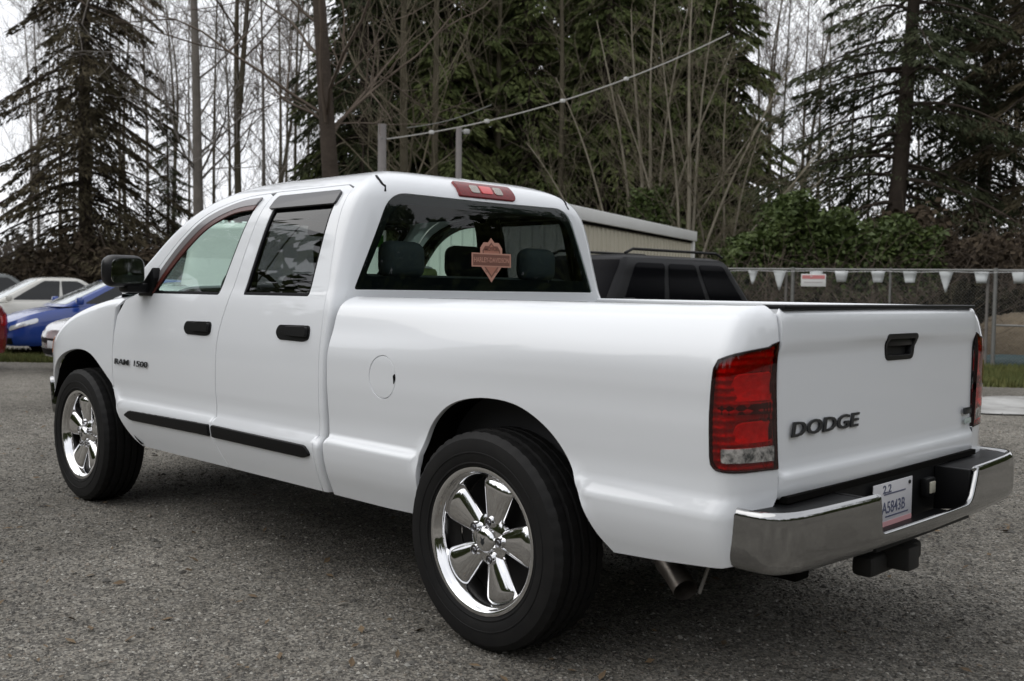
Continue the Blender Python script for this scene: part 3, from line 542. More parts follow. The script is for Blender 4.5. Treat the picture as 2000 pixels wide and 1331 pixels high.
# door badge
for sgn in (1, -1):
    yb = float(cabP(side_uv([(2.85, .885)]))[0, 1])+.0035
    y0_, y1_ = cabP(side_uv([(3.085, .885), (2.63, .885)]))[:, 1]
    Mb = Matrix.Translation((3.085 if sgn > 0 else 2.63, sgn*((y0_ if sgn > 0 else y1_)+.005), .868)) @ Matrix.Rotation(math.atan2(y0_-y1_, .455)*sgn, 4, 'Z') @ (Matrix(((-1, 0, 0, 0), (0, 0, 1, 0), (0, 1, 0, 0), (0, 0, 0, 1))) if sgn > 0 else Matrix(((1, 0, 0, 0), (0, 0, -1, 0), (0, 1, 0, 0), (0, 0, 0, 1))))
    for tx, dx in (('RAM', 0), ('1500', .225)): text_mesh('model_lettering', tx, .046, BADGE, doors['front_door', sgn], Mb @ Matrix.Translation((dx, 0, 0)), .002, .0002, .1, xs=1.9)
# mirrors
for sgn in (1, -1):
    mr = empty('side_mirror'); mr.parent = truck
    hd = MB(); hd.box((2.79, sgn*1.055, 1.396), (.13, .225, .175), .055, seg=4); hd.build('mirror_housing', mat('mirror_black', (.008, .008, .009), rough=.35, spec=.3), mr)
    g = roundpoly([(sgn*1.152, 1.330), (sgn*1.146, 1.462), (sgn*.978, 1.468), (sgn*.965, 1.330)], .035)
    MB().prism([tuple(p) for p in g], 2.721, 2.716, 'x').build('mirror_glass', mat('mirror_glass', (.75, .77, .80), rough=.03, metal=1.), mr)
    a = MB(); a.box((2.80, sgn*.975, 1.305), (.12, .16, .055), .02); a.prism([(2.72, 1.262), (2.88, 1.262), (2.84, 1.32), (2.70, 1.42), (2.68, 1.36)], sgn*.885, sgn*.932, 'y', .006); a.build('mirror_arm', TRIM, mr)
# --- wheels
def make_wheel():
    root = empty('wheel'); root.parent = truck
    t = MB(); R0 = .405; n = 180
    prof = [(.262, -.105), (.275, -.125), (.30, -.1365), (.345, -.139), (.375, -.133), (.392, -.118)]; half = prof+[(.3985, -.112), (.3985, -.078), (.388, -.076), (.388, -.064), (.4045, -.062), (.4045, -.030), (.392, -.028), (.392, -.016), (.405, -.014)]
    full = [(r, d*.86) for r, d in half]+[(r, -d) for r, d in half[::-1]]
    bm = t.bm; rings = []
    for j, (r, d) in enumerate(full):
        R_ = []
        for k in range(n):
            a = 2*math.pi*k/n; rr = r
            if r > .391 and abs(d) > .06 and abs(d) < .1181: rr = r-(.0035 if k % 4 == 0 else 0)
            elif r > .40 and k % 6 == 0: rr = r-.003
            R_.append(bm.verts.new((rr*math.cos(a), d, rr*math.sin(a))))
        rings.append(R_)
    for A, B in zip(rings, rings[1:]):
        for k in range(n): bm.faces.new((A[k], A[(k+1) % n], B[(k+1) % n], B[k]))
    ty = t.build('tyre', RUBBER, root, angle=28)
    # raised rings on the outer sidewall
    MB().lathe([(.322, .1385), (.323, .1402), (.327, .1402), (.328, .1385)], 96).build('sidewall_ring', RUBBER, ty); MB().lathe([(.283, .1305), (.284, .133), (.288, .1335), (.290, .1325)], 96).build('sidewall_ring', RUBBER, ty)
    rim = MB(); rim.lathe([(.248, -.11), (.240, -.05), (.232, .02), (.234, .070), (.240, .100), (.246, .108), (.250, .112), (.253, .122), (.258, .126), (.264, .127), (.2715, .126), (.2735, .120), (.272, .112)], 96)
    rm = rim.build('rim', CHROME, root, angle=50)
    back = MB(); back.lathe([(.232, .0), (.20, .005), (.14, .008), (.0001, .008)], 64); back.build('brake_disc', mat('brake_iron', (.05, .048, .046), rough=.45, metal=.7), root)
    # five broad spokes, narrow at the hub and flaring into the rim
    for k in range(5):
        a0 = rad(105+72*k); nr, nw = 15, 17; P_ = np.zeros((nr, nw, 3))
        for i in range(nr):
            f = i/(nr-1); r = .050+(.240-.050)*f; hwid = .034+.056*f**.85-(.016*max(0, (f-.80)/.20)**2); dep = .070+.006*math.sin(f*3.1)+.034*f**1.5
            for j in range(nw):
                g = -1+2*j/(nw-1); la = g*hwid; y = dep-.022+.040*math.sqrt(max(0., 1-g*g))*(1-.25*f)-.022*max(0, (f-.78)/.22)**2
                rr_ = math.sqrt(max(r*r-la*la*.55, 1e-6)); P_[i, j] = (rr_*math.cos(a0)-la*math.sin(a0), y, rr_*math.sin(a0)+la*math.cos(a0))
        sp = grid('spoke', P_, CHROME, root, flip=True); m_ = sp.modifiers.new('thick', 'SOLIDIFY'); m_.thickness = .016; m_.offset = -1; s2 = sp.modifiers.new('sub', 'SUBSURF'); s2.levels = 1; s2.render_levels = 2
        a1 = a0; lx, lz = .0715*math.cos(a1), .0715*math.sin(a1)
        hole = MB(); hole.lathe([(.0205, .084), (.0195, .1015), (.0168, .1015), (.0160, .090)], 24, c=(lx, 0, lz)); hole.build('lug_well', CHROME, root)
        nu_ = MB(); nu_.lathe([(.0164, .0975), (.0001, .0976)], 20, c=(lx, 0, lz)); nu_.lathe([(.0105, .097), (.0105, .101), (.008, .1035), (.0001, .104)], 6, c=(lx, 0, lz)); nu_.build('lug_nut', mat('dark_chrome', (.22, .22, .23), rough=.2, metal=1.), root, smooth=False)
    hub = MB(); hub.lathe([(.098, .060), (.092, .076), (.075, .084), (.050, .088), (.046, .100), (.040, .107), (.030, .111), (.0001, .112)], 48); hub.build('hub_cap', CHROME, root)
    MB().prism([(-.012, .014), (-.006, .002), (-.010, -.008), (0, -.018), (.010, -.008), (.006, .002), (.012, .014), (0, .006)], .1105, .1130, 'y').build('hub_emblem', BADGE, root)
    return root
def copy_tree(o, parent=None, loc=None, rot=None):
    c = o.copy(); col.objects.link(c); c.parent = parent
    if loc is not None: c.location = loc
    if rot is not None: c.rotation_euler = rot
    for ch in list(o.children): copy_tree(ch, c)
    return c
wh = make_wheel(); wh.location = (0, .858, .405)
for (x, s, sp_) in ((3.569, 1, 17), (0, -1, 40), (3.569, -1, 5)): copy_tree(wh, truck, (x, s*.858, .405), (0, rad(sp_), 0) if s > 0 else (0, rad(sp_), math.pi))
# wheel wells, floor, frame, axles
un = MB(); un.box((1.95, 0, .52), (2.1, 1.66, .10), .02)
for s in (1, -1): un.box((1.6, s*.45, .44), (5.2, .09, .14), .01)
un.box((-.75, 0, .62), (.60, 1.50, .12)); un.box((3.6, 0, .62), (.9, 1.0, .3)); un.box((4.15, 0, .62), (.25, 1.4, .3)); un.box((.62, 0, .58), (.6, 1.64, .14)); un.box((2.72, 0, .80), (.35, 1.5, .6)); un.box((2.0, 0, .60), (2.3, 1.72, .12))
un.tube([(0, -.72, .405), (0, .72, .405)], .05, 10); un.lathe([(.001, -.12), (.10, -.08), (.14, 0), (.10, .08), (.001, .12)], 18, c=(0, 0, .405)); un.tube([(3.569, -.72, .405), (3.569, .72, .405)], .045, 10)
un.build('chassis', DARK, truck)
for s in (1, -1):
    for arc, xm in ((RARCH, -.08), (FARCH, 3.52)):
        A = shrink_arc = np.array([(xm+(x-xm)*1.04, z+.015) for x, z in arc]); P_ = np.array([[(x, s*y, z) for y in (.955, .90, .62, .56)] for x, z in A]); P_[:, 3, 2] -= 0; grid('wheel_liner', P_, DARK, truck)
        MB().prism([tuple(p) for p in A[::3]], s*.56, s*.55, 'y').build('liner_wall', DARK, truck)
# --- inside the cab
def seat(nm, x, y, wd, hx, hz, hh, lab=None):
    r = empty(nm); r.parent = truck
    MB().box((x+.28, y, .86), (.52, wd, .16), .05, seg=3).build('cushion', CLOTH, r)
    MB().box((x-.02, y, 1.10), (.16, wd, .58), .06, rot=Matrix.Rotation(rad(-12), 3, 'Y'), seg=3).build('backrest', CLOTH, r)
    return r
def headrest(r, x, y, z, wd, h):
    MB().box((x, y, z), (.11, wd, h), .055, seg=4).build('headrest', mat('headrest_cloth', (.022, .024, .034), rough=.85), r)
    p = MB(); [p.tube([(x, y+d, z-h/2-.07), (x, y+d, z-h/2+.02)], .007, 8) for d in (-.06, .06)]; p.build('headrest_post', CHROME, r)
for s in (1, -1):
    r = seat('front_seat', 1.80, s*.44, .52, 0, 0, 0); headrest(r, 1.66, s*.44, 1.475, .27, .19)
r = seat('rear_bench', 1.22, 0, 1.50, 0, 0, 0)
for y in (.46, -.46): headrest(r, 1.115, y, 1.455, .25, .18)
MB().box((2.83, 0, 1.14), (.36, 1.62, .22), .07, seg=3).build('dashboard', mat('dash_vinyl', (.02, .021, .022), rough=.7), truck)
MB().box((1.9, 0, .70), (2.1, 1.66, .04)).build('cab_floor', DARK, truck)
sw = MB(); 
Rm = Matrix.Translation((2.46, .44, 1.255)) @ Matrix.Rotation(rad(-62), 4, 'Y')
ring_ = [Rm @ Vector((.19*math.cos(a), .19*math.sin(a), 0)) for a in np.linspace(0, 2*math.pi, 41)]; sw.tube(ring_, .014, 8, False)
for a in (rad(200), rad(-20), rad(90)): sw.tube([Rm @ Vector((0, 0, -.02)), Rm @ Vector((.19*math.cos(a), .19*math.sin(a), 0))], .013, 6)
sw.tube([Rm @ Vector((0, 0, 0)), (2.72, .44, 1.12)], .03, 8); sw.build('steering_wheel', mat('wheel_vinyl', (.018, .02, .02), rough=.55), truck)
rv = MB(); rv.box((2.42, 0, 1.655), (.04, .22, .065), .02); rv.tube([(2.44, 0, 1.68), (2.53, 0, 1.705)], .008, 6); rv.build('rear_view_mirror', TRIM, truck)
MB().box((1.48, .33, 1.56), (.004, .09, .06)).build('green_tag', mat('tag_green', (.10, .42, .05), rough=.6), truck, label='bright green card hanging inside the cab')
# roof lining follows the roof skin just below it
LIN = mat('headliner', (.05, .05, .052), rough=.95)
for mir in (False, True):
    panel('headliner', resample([(-(RA+RB)+.0, 1.775), (SL+FA+FB, 1.775), (SL+FA+FB, 2.33), (-(RA+RB), 2.33)], .06), cabP, LIN, truck, step=.08, lift=-.035, mirror=mir, out_dir=(0, .3, 1), flange=.001)
# ------------------------------------------------------------------ ground
def ground_material(name, c1, c2, c3, s1, s2):
    M = bpy.data.materials.new(name); M.use_nodes = True; t = M.node_tree; b = t.nodes['Principled BSDF']; b.inputs['Roughness'].default_value = .92; b.inputs['Specular IOR Level'].default_value = .2
    c = t.nodes.new('ShaderNodeTexCoord')
    def N(sc_, det=5, r=.6):
        n = t.nodes.new('ShaderNodeTexNoise'); n.inputs['Scale'].default_value = sc_; n.inputs['Detail'].default_value = det; n.inputs['Roughness'].default_value = r; t.links.new(c.outputs['Object'], n.inputs['Vector']); return n
    big, mid = N(s1, 6), N(s2, 5); vo = t.nodes.new('ShaderNodeTexVoronoi'); vo.inputs['Scale'].default_value = 85; t.links.new(c.outputs['Object'], vo.inputs['Vector'])
    r1 = t.nodes.new('ShaderNodeValToRGB'); r1.color_ramp.elements[0].position = .35; r1.color_ramp.elements[1].position = .68; r1.color_ramp.elements[0].color = (*c1, 1); r1.color_ramp.elements[1].color = (*c2, 1)
    t.links.new(big.outputs['Fac'], r1.inputs[0])
    bw = t.nodes.new('ShaderNodeSeparateColor'); t.links.new(vo.outputs['Color'], bw.inputs[0])
    r2 = t.nodes.new('ShaderNodeValToRGB'); r2.color_ramp.elements[0].color = (.42, .41, .40, 1); r2.color_ramp.elements[1].color = (1.75, 1.70, 1.60, 1); r2.color_ramp.elements[0].position = .1; r2.color_ramp.elements[1].position = .95
    t.links.new(bw.outputs[0], r2.inputs[0])
    m1 = t.nodes.new('ShaderNodeMix'); m1.data_type = 'RGBA'; m1.blend_type = 'MULTIPLY'; m1.inputs[0].default_value = .85; t.links.new(r1.outputs[0], m1.inputs[6]); t.links.new(r2.outputs[0], m1.inputs[7])
    r3 = t.nodes.new('ShaderNodeValToRGB'); r3.color_ramp.elements[0].position = .42; r3.color_ramp.elements[1].position = .62; r3.color_ramp.elements[0].color = (*c3, 1); r3.color_ramp.elements[1].color = (1, 1, 1, 1); t.links.new(mid.outputs['Fac'], r3.inputs[0])
    m2 = t.nodes.new('ShaderNodeMix'); m2.data_type = 'RGBA'; m2.blend_type = 'MULTIPLY'; m2.inputs[0].default_value = .7; t.links.new(m1.outputs[2], m2.inputs[6]); t.links.new(r3.outputs[0], m2.inputs[7]); t.links.new(m2.outputs[2], b.inputs['Base Color'])
    bu = t.nodes.new('ShaderNodeBump'); bu.inputs['Strength'].default_value = .7; bu.inputs['Distance'].default_value = .008; t.links.new(vo.outputs['Distance'], bu.inputs['Height']); t.links.new(bu.outputs[0], b.inputs['Normal'])
    MATS[name] = M; return M
GRAVEL = ground_material('gravel_ground', (.118, .113, .103), (.208, .200, .184), (.66, .65, .63), .55, 9)
rng = np.random.default_rng(7)
g = MB(); bmesh.ops.create_grid(g.bm, x_segments=2, y_segments=2, size=400); g.build('ground', GRAVEL, None, smooth=False, kind='structure')
# loose stones where single ones can be seen
def stones(n, dmin, dmax, smin, smax, seed):
    r = np.random.default_rng(seed); d = dmin*(dmax/dmin)**r.random(n); lat = (r.random(n)*2-1)*.56*d
    f = FWD[:2]/np.linalg.norm(FWD[:2]); rt = RGT[:2]/np.linalg.norm(RGT[:2]); xy = CAM[:2]+d[:, None]*f+lat[:, None]*rt
    s = (smin+(smax-smin)*r.random(n)**3)*(1+.05*d)
    base = np.array([(1, 0, 0), (-1, 0, 0), (0, 1, 0), (0, -1, 0), (0, 0, 1), (0, 0, -.6)], float); tri = np.array([(0, 2, 4), (2, 1, 4), (1, 3, 4), (3, 0, 4), (2, 0, 5), (1, 2, 5), (3, 1, 5), (0, 3, 5)])
    V = base[None]*(.7+.6*r.random((n, 6, 3)))+(r.random((n, 6, 3))-.5)*.35; a = r.random(n)*6.28; c, s_ = np.cos(a)[:, None], np.sin(a)[:, None]
    x = V[:, :, 0]*c-V[:, :, 1]*s_; y = V[:, :, 0]*s_+V[:, :, 1]*c; V = np.stack([x, y*(.65+.35*r.random((n, 1))), V[:, :, 2]*.55], 2)*s[:, None, None]
    V[:, :, :2] += xy[:, None]; V[:, :, 2] += s[:, None]*.12
    return V.reshape(-1, 3), (tri[None]+6*np.arange(n)[:, None, None]).reshape(-1, 3)
SM = bpy.data.materials.new('gravel_stone'); SM.use_nodes = True; t_ = SM.node_tree; b_ = t_.nodes['Principled BSDF']; b_.inputs['Roughness'].default_value = .85; b_.inputs['Specular IOR Level'].default_value = .25
geo = t_.nodes.new('ShaderNodeNewGeometry'); rp = t_.nodes.new('ShaderNodeValToRGB'); e = rp.color_ramp.elements; e[0].color = (.055, .052, .048, 1); e[1].color = (.40, .385, .35, 1); e[1].position = 1.0
for p_, c_ in ((.35, (.110, .106, .098, 1)), (.62, (.160, .154, .140, 1)), (.82, (.185, .160, .135, 1)), (.90, (.25, .245, .23, 1))): q_ = e.new(p_); q_.color = c_
t_.links.new(geo.outputs['Random Per Island'], rp.inputs[0]); tc_ = t_.nodes.new('ShaderNodeTexCoord'); nz_ = t_.nodes.new('ShaderNodeTexNoise'); nz_.inputs['Scale'].default_value = .55; nz_.inputs['Detail'].default_value = 6; rr2 = t_.nodes.new('ShaderNodeValToRGB'); rr2.color_ramp.elements[0].position = .35; rr2.color_ramp.elements[1].position = .68; rr2.color_ramp.elements[0].color = (.70, .69, .68, 1); rr2.color_ramp.elements[1].color = (1.28, 1.27, 1.24, 1)
mm = t_.nodes.new('ShaderNodeMix'); mm.data_type = 'RGBA'; mm.blend_type = 'MULTIPLY'; mm.inputs[0].default_value = 1.0
t_.links.new(tc_.outputs['Object'], nz_.inputs['Vector']); t_.links.new(nz_.outputs['Fac'], rr2.inputs[0]); t_.links.new(rp.outputs[0], mm.inputs[6]); t_.links.new(rr2.outputs[0], mm.inputs[7]); t_.links.new(mm.outputs[2], b_.inputs['Base Color'])
V1, F1 = stones(130000, 2.3, 11.0, .0028, .009, 3); V2, F2 = stones(1100, 2.3, 14.0, .008, .020, 4)
obj('gravel', trimesh('gravel', np.vstack([V1, V2]), np.vstack([F1, F2+len(V1)]), False), None, SM, kind='stuff', label='loose grey gravel stones covering the parking lot', category='gravel')
# fallen leaves and bits of twig on the lot
r_l = np.random.default_rng(15); nl_ = 420; dl = 2.4*(16/2.4)**r_l.random(nl_); ll = (r_l.random(nl_)*2-1)*.56*dl; pl_ = np.stack([CAM[0]+dl*FWD[0]+ll*RGT[0], CAM[1]+dl*FWD[1]+ll*RGT[1], .006+.01*r_l.random(nl_)], 1); al = r_l.random(nl_)*6.28; sl = .012+.022*r_l.random(nl_)
dv = np.stack([np.cos(al), np.sin(al), .25*r_l.normal(size=nl_)], 1)*sl[:, None]; wv = np.stack([-np.sin(al), np.cos(al), .3*r_l.normal(size=nl_)], 1)*sl[:, None]*.4
obj('fallen_leaves', trimesh('fallen_leaves', np.stack([pl_-dv, pl_+wv+[0, 0, .004], pl_+dv, pl_-wv], 1).reshape(-1, 3), np.arange(4*nl_).reshape(-1, 4), False), None, mat('dead_leaf', (.075, .050, .030), rough=.9, noise=(6, (.16, .11, .06), .25)), label='brown dead leaves strewn over the gravel', category='leaves', kind='stuff')
# grass verges
GRASS = mat('grass_blades', (.060, .085, .018), rough=.8, noise=(1.2, (.13, .125, .035), .2))
def verge(name, corners, n, h, lab, seed):
    r = np.random.default_rng(seed); c = np.array(corners); u, v = r.random(n), r.random(n); p = (c[0]*(1-u)[:, None]+c[1]*u[:, None])*(1-v)[:, None]+(c[3]*(1-u)[:, None]+c[2]*u[:, None])*v[:, None]
    a = r.random(n)*6.28; hh = h*(.4+r.random(n)); w_ = .018; d = np.stack([np.cos(a), np.sin(a), 0*a], 1)
    A = p-d*w_; B = p+d*w_; C = p+np.stack([(r.random(n)-.5)*.06, (r.random(n)-.5)*.06, hh], 1); V = np.stack([A, B, C], 1).reshape(-1, 3)
    obj(name, trimesh(name, V, np.arange(3*n).reshape(-1, 3), False), None, GRASS, label=lab, category='grass', kind='stuff')
verge('grass', [gp(-150, 17.2), gp(330, 17.2), gp(330, 19.5), gp(-150, 19.5)], 16000, .10, 'yellowish grass strip below the row of parked cars', 1)
verge('grass', [gp(1700, 15.4), gp(2500, 14.2), gp(2500, 18.6), gp(1700, 18.9)], 26000, .11, 'bright green grass patch in front of the chain-link fence', 2)
def blob(name, pts, z, M, **kw):
    m_ = MB(); P_ = spline([(p[0], p[1]) for p in pts], 5, True); m_.bm.faces.new([m_.bm.verts.new((a, b, z)) for a, b in P_]); return m_.build(name, M, None, smooth=False, **kw)
pd = [gp(1900, 11.7), gp(1990, 11.4), gp(2120, 11.6), gp(2140, 13.0), gp(2020, 13.5), gp(1920, 13.3)]
blob('concrete_pad', pd, .016, mat('pale_concrete', (.42, .42, .41), rough=.8, noise=(1.2, (.20, .195, .185), .12)), kind='structure')

# ------------------------------------------------------------------ cream metal shed
def U(lat, dep): q = CAM[:2]+RGT[:2]/np.linalg.norm(RGT[:2])*lat+FWD[:2]/np.linalg.norm(FWD[:2])*dep; return np.array([q[0], q[1], 0.])
A0 = U(.775, 15.3); B0 = U(3.73, 21.5); dr = (B0-A0)/np.linalg.norm(B0-A0); pn = np.array([-dr[1], dr[0], 0]);
if pn@(CAM*[1, 1, 0]-A0) > 0: pn = -pn
LS = np.linalg.norm(B0-A0); ang = math.atan2(dr[1], dr[0])
shed = empty('metal_shed', A0, ang, 'cream ribbed metal shed with a white roof edge behind the pickup', 'shed')
ysg = 1 if (pn@np.array([-math.sin(ang), math.cos(ang), 0])) > 0 else -1
CREAM = mat('cream_sheet', (.54, .50, .40), rough=.55, noise=(1.5, (.47, .435, .345), .3)); WHT = mat('shed_white', (.74, .74, .72), rough=.5, noise=(2, (.66, .66, .64), .3))
HS = 2.60
def ribwall(L, name, org, d, nrm):     # corrugated sheet: ribs every 0.2 m
    xs, P_ = [], []
    k = int(L/.2)
    for i in range(k): xs += [(i*.2, 0), (i*.2+.12, 0), (i*.2+.14, .022), (i*.2+.18, .022)]
    xs.append((L, 0)); P_ = np.array([[tuple(np.array(org)+np.array(d)*a+np.array(nrm)*b+[0, 0, z]) for z in (0.02, HS-.15)] for a, b in xs]); return grid(name, P_, CREAM if name == 'long_wall' else mat('shed_end_white', (.70, .70, .66), rough=.55), shed, smooth=False)
ribwall(LS, 'long_wall', (0, 0, 0), (1, 0, 0), (0, -ysg, 0)); ribwall(2.6, 'end_wall', (0, ysg*.01, 0), (0, ysg, 0), (-1, 0, 0)); ribwall(2.6, 'end_wall', (LS, ysg*.01, 0), (0, ysg, 0), (1, 0, 0)); ribwall(LS, 'long_wall', (0, ysg*2.6, 0), (1, 0, 0), (0, ysg, 0))
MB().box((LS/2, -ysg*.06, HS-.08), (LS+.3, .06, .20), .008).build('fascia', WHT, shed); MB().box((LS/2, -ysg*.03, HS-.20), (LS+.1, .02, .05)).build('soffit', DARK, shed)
MB().box((-.06, ysg*1.3, HS-.08), (.06, 2.7, .20), .008).build('fascia', WHT, shed); MB().box((LS+.06, ysg*1.3, HS-.08), (.06, 2.7, .20), .008).build('fascia', WHT, shed)
MB().box((LS/2, ysg*1.3, HS-.02), (LS+.2, 2.7, .06), .01).build('roof', mat('roof_sheet', (.30, .31, .31), rough=.6), shed)
for x in (0, LS): MB().box((x, -ysg*.025, HS/2), (.10, .10, HS-.1), .006).build('corner_trim', WHT, shed)

# ------------------------------------------------------------------ chain-link fence with pennants and sign
FSTEEL = mat('galvanised_steel', (.26, .26, .25), rough=.5, metal=.5, noise=(8, (.17, .17, .16), .3))
F0, F1_ = U(4.35, 21.2), U(10.6, 18.9); fv = F1_-F0; FL = np.linalg.norm(fv); fv /= FL; fang = math.atan2(fv[1], fv[0])
fence = empty('chain_link_fence', F0, fang, 'grey chain-link fence with steel posts along the lot edge', 'fence')
def along(px):                     # fence coordinate seen at a photo column
    d = (FWD+RGT*(px-1000)/FPX)[:2]; A = np.array([[d[0], -fv[0]], [d[1], -fv[1]]]); return float(np.linalg.solve(A, (F0-CAM)[:2])[1])
FH = 1.84
posts = [along(p) for p in (1350, 1545, 1735, 1940, 2130)]
for i, x in enumerate(posts):
    MB().tube([(x, 0, 0), (x, 0, FH+.04)], .038 if i in (1, 3) else .024, 10).build('post', FSTEEL, fence)
    if i in (1, 3): MB().tube([(x-.13, .02, 0), (x-.13, .02, FH+.02)], .028, 10).build('post', mat('weathered_wood_post', (.13, .12, .11), rough=.9, noise=(5, (.20, .185, .17), .3)), fence)
MB().tube([(posts[0], 0, FH), (posts[-1], 0, FH)], .021, 8).build('top_rail', FSTEEL, fence); MB().tube([(posts[3], 0, .80), (posts[-1], 0, .78)], .018, 8).build('mid_rail', FSTEEL, fence)
for a, b in zip(posts, posts[1:]):
    m_ = []; st = .062
    V, F = [], []
    L_ = b-a; k = np.arange(-FH, L_, st)
    for sgn in (1, -1):
        for x0 in k:
            xa, za, xb, zb = x0, .04, x0+FH-.05, FH-.01
            if xa < 0: za += -xa; xa = 0
            if xb > L_: zb -= xb-L_; xb = L_
            if xb-xa < .03: continue
            if sgn < 0: xa, xb = L_-xa, L_-xb
            r_ = .0015; bi_ = len(V)
            for x, z in ((xa, za), (xb, zb)): V += [(a+x, r_+.004*sgn, z), (a+x, -r_+.004*sgn, z+r_), (a+x, -r_+.004*sgn, z-r_)]
            F += [(bi_, bi_+1, bi_+4), (bi_, bi_+4, bi_+3), (bi_+1, bi_+2, bi_+5), (bi_+1, bi_+5, bi_+4), (bi_+2, bi_, bi_+3), (bi_+2, bi_+3, bi_+5)]
    obj('chain_link', trimesh('chain_link', V, F, False), fence, FSTEEL, kind='stuff')
pen = empty('pennant_string', F0, fang, 'string of small white pennants hanging below the fence top rail', 'pennants')
PENN = mat('pennant_cloth', (.52, .54, .54), rough=.7); crd = []
pl_px = [(1468, 0), (1520, 1), (1591, 2), (1640, 2), (1711, 2), (1773, 2), (1843, 1), (1912, 2), (1985, 2)]
for i, (px_, kd) in enumerate(pl_px):
    x = along(px_); w_ = (.10, .13, .13)[kd]; h_ = (.28, .40, .22)[kd]; bot = (.012, .010, .085)[kd]; z0 = FH-.03; y_ = -.075 if (np.array([-math.sin(fang), math.cos(fang)])@(CAM[:2]-F0[:2])) < 0 else .075
    P_ = np.array([[(x+s*(w_+(bot-w_)*j/4), y_+.02*math.sin(j*1.3+i)+.01*s, z0-h_*j/4) for s in (-1, -.3, .3, 1)] for j in range(5)]); o_ = grid('pennant', P_, PENN, pen); o_.modifiers.new('t', 'SOLIDIFY').thickness = .003
MB().tube([(posts[0], y_, FH-.02)]+[(posts[0]+(posts[-1]-posts[0])*k/12, y_, FH-.03-.02*(k % 2)) for k in range(1, 12)]+[(posts[-1], y_, FH-.02)], .006, 6).build('cord', mat('cord_white', (.5, .5, .5), rough=.8), pen)
xs_ = along(1586); sgn_ = empty('warning_sign', F0, fang, 'small white sign with red print wired to the fence', 'sign')
MB().box((xs_, y_*1.25, 1.62), (.48, .006, .25), .002).build('sign_panel', mat('sign_white', (.66, .66, .65), rough=.5), sgn_)
MB().box((xs_, y_*1.25+(.005 if y_ > 0 else -.005), 1.685), (.44, .004, .075)).build('red_print', mat('sign_red', (.55, .20, .20), rough=.5), sgn_)
MB().box((xs_, y_*1.25+(.005 if y_ > 0 else -.005), 1.58), (.36, .004, .02)).build('print_line', mat('sign_grey', (.45, .42, .42), rough=.5), sgn_)
# clutter beyond the fence on the right
def lump(name, c, size, M, seed, label, cat, n=22):
    r = np.random.default_rng(seed); P_ = np.zeros((n, n, 3))
    for i in range(n):
        for j in range(n):
            th = 2*math.pi*i/n; f = j/(n-1); rr_ = math.sin(min(f*1.6, 1.57))*(1+.10*math.sin(3*th+seed)+.05*math.sin(7*th)); P_[i, j] = (size[0]*rr_*math.cos(th), size[1]*rr_*math.sin(th), size[2]*(1-f**2.4)*(1+.08*math.sin(5*th+j)))
    o_ = grid(name, P_, M, None, close_u=True, label=label, category=cat); o_.location = c; return o_
lump('earth_mound', gp(1995, 21.5), (1.1, .7, .95), mat('dry_earth', (.10, .078, .055), rough=.95, noise=(4, (.15, .12, .08), .25), bump=(12, .6, .05)), 2, 'brown dry earth mound behind the fence', 'mound')
tp = lump('tarp', gp(1985, 19.9), (.95, .30, .20), mat('tarp_teal', (.018, .042, .045), rough=.6, bump=(9, .6, .03)), 5, 'dark teal tarp bundle on the ground at the fence foot', 'tarp')
# ------------------------------------------------------------------ utility posts and cable
WOOD = mat('grey_wood', (.20, .185, .18), rough=.9, noise=(6, (.28, .26, .25), .3), bump=(30, .4, .01))
for px_, ty_, dpt, rr_, lab in ((747, 243, 24, .105, 'tall grey wooden post holding the sagging white cable'), (897, 250, 24, .075, 'thin grey wooden post with a small lamp on its top')):
    top_ = at(px_, ty_, dpt); b0 = gp(px_, dpt); pr = empty('wooden_post', (top_[0], top_[1], 0), 0, lab, 'post')
    MB().tube([(0, 0, 0), (0, 0, top_[2]*.5), (.01, 0, top_[2])], [rr_*1.1, rr_, rr_*.93], 14).build('shaft', WOOD, pr)
    if px_ == 897:
        l_ = MB(); l_.tube([(0, 0, top_[2]-.1), (.12*RGT[0], .12*RGT[1], top_[2]-.06)], .018, 8); l_.box((.17*RGT[0], .17*RGT[1], top_[2]-.09), (.13, .13, .12), .03); l_.build('lamp', mat('lamp_grey', (.38, .38, .37), rough=.4), pr)
    else: MB().box((0, 0, top_[2]-.34), (.16, .16, .05), .01).build('cable_clamp', FSTEEL, pr)
ca, cb = at(755, 272, 24), at(1425, 66, 25.4); cpts = []
for k in range(33):
    f = k/32; p_ = ca+(cb-ca)*f; p_[2] -= 1.1*4*f*(1-f)*.35; cpts.append(tuple(p_))
cbl = empty('overhead_cable', (0, 0, 0), 0, 'pale overhead cable sagging from the wooden post up into the trees', 'cable')
MB().tube(cpts, .016, 6).build('wire', mat('cable_white', (.40, .39, .36), rough=.6), cbl)
for k in (4, 9, 16, 22): MB().box(cpts[k], (.10, .10, .09), .02).build('cable_tag', mat('tag_white', (.55, .55, .53), rough=.6), cbl)
ca2 = at(795, 250, 25); MB().tube([tuple(ca2+(at(960, 205, 26)-ca2)*k/8-np.array([0, 0, .1*math.sin(k/8*3.14)])) for k in range(9)], .012, 6).build('wire', mat('cable_dim', (.20, .20, .18), rough=.7), cbl)
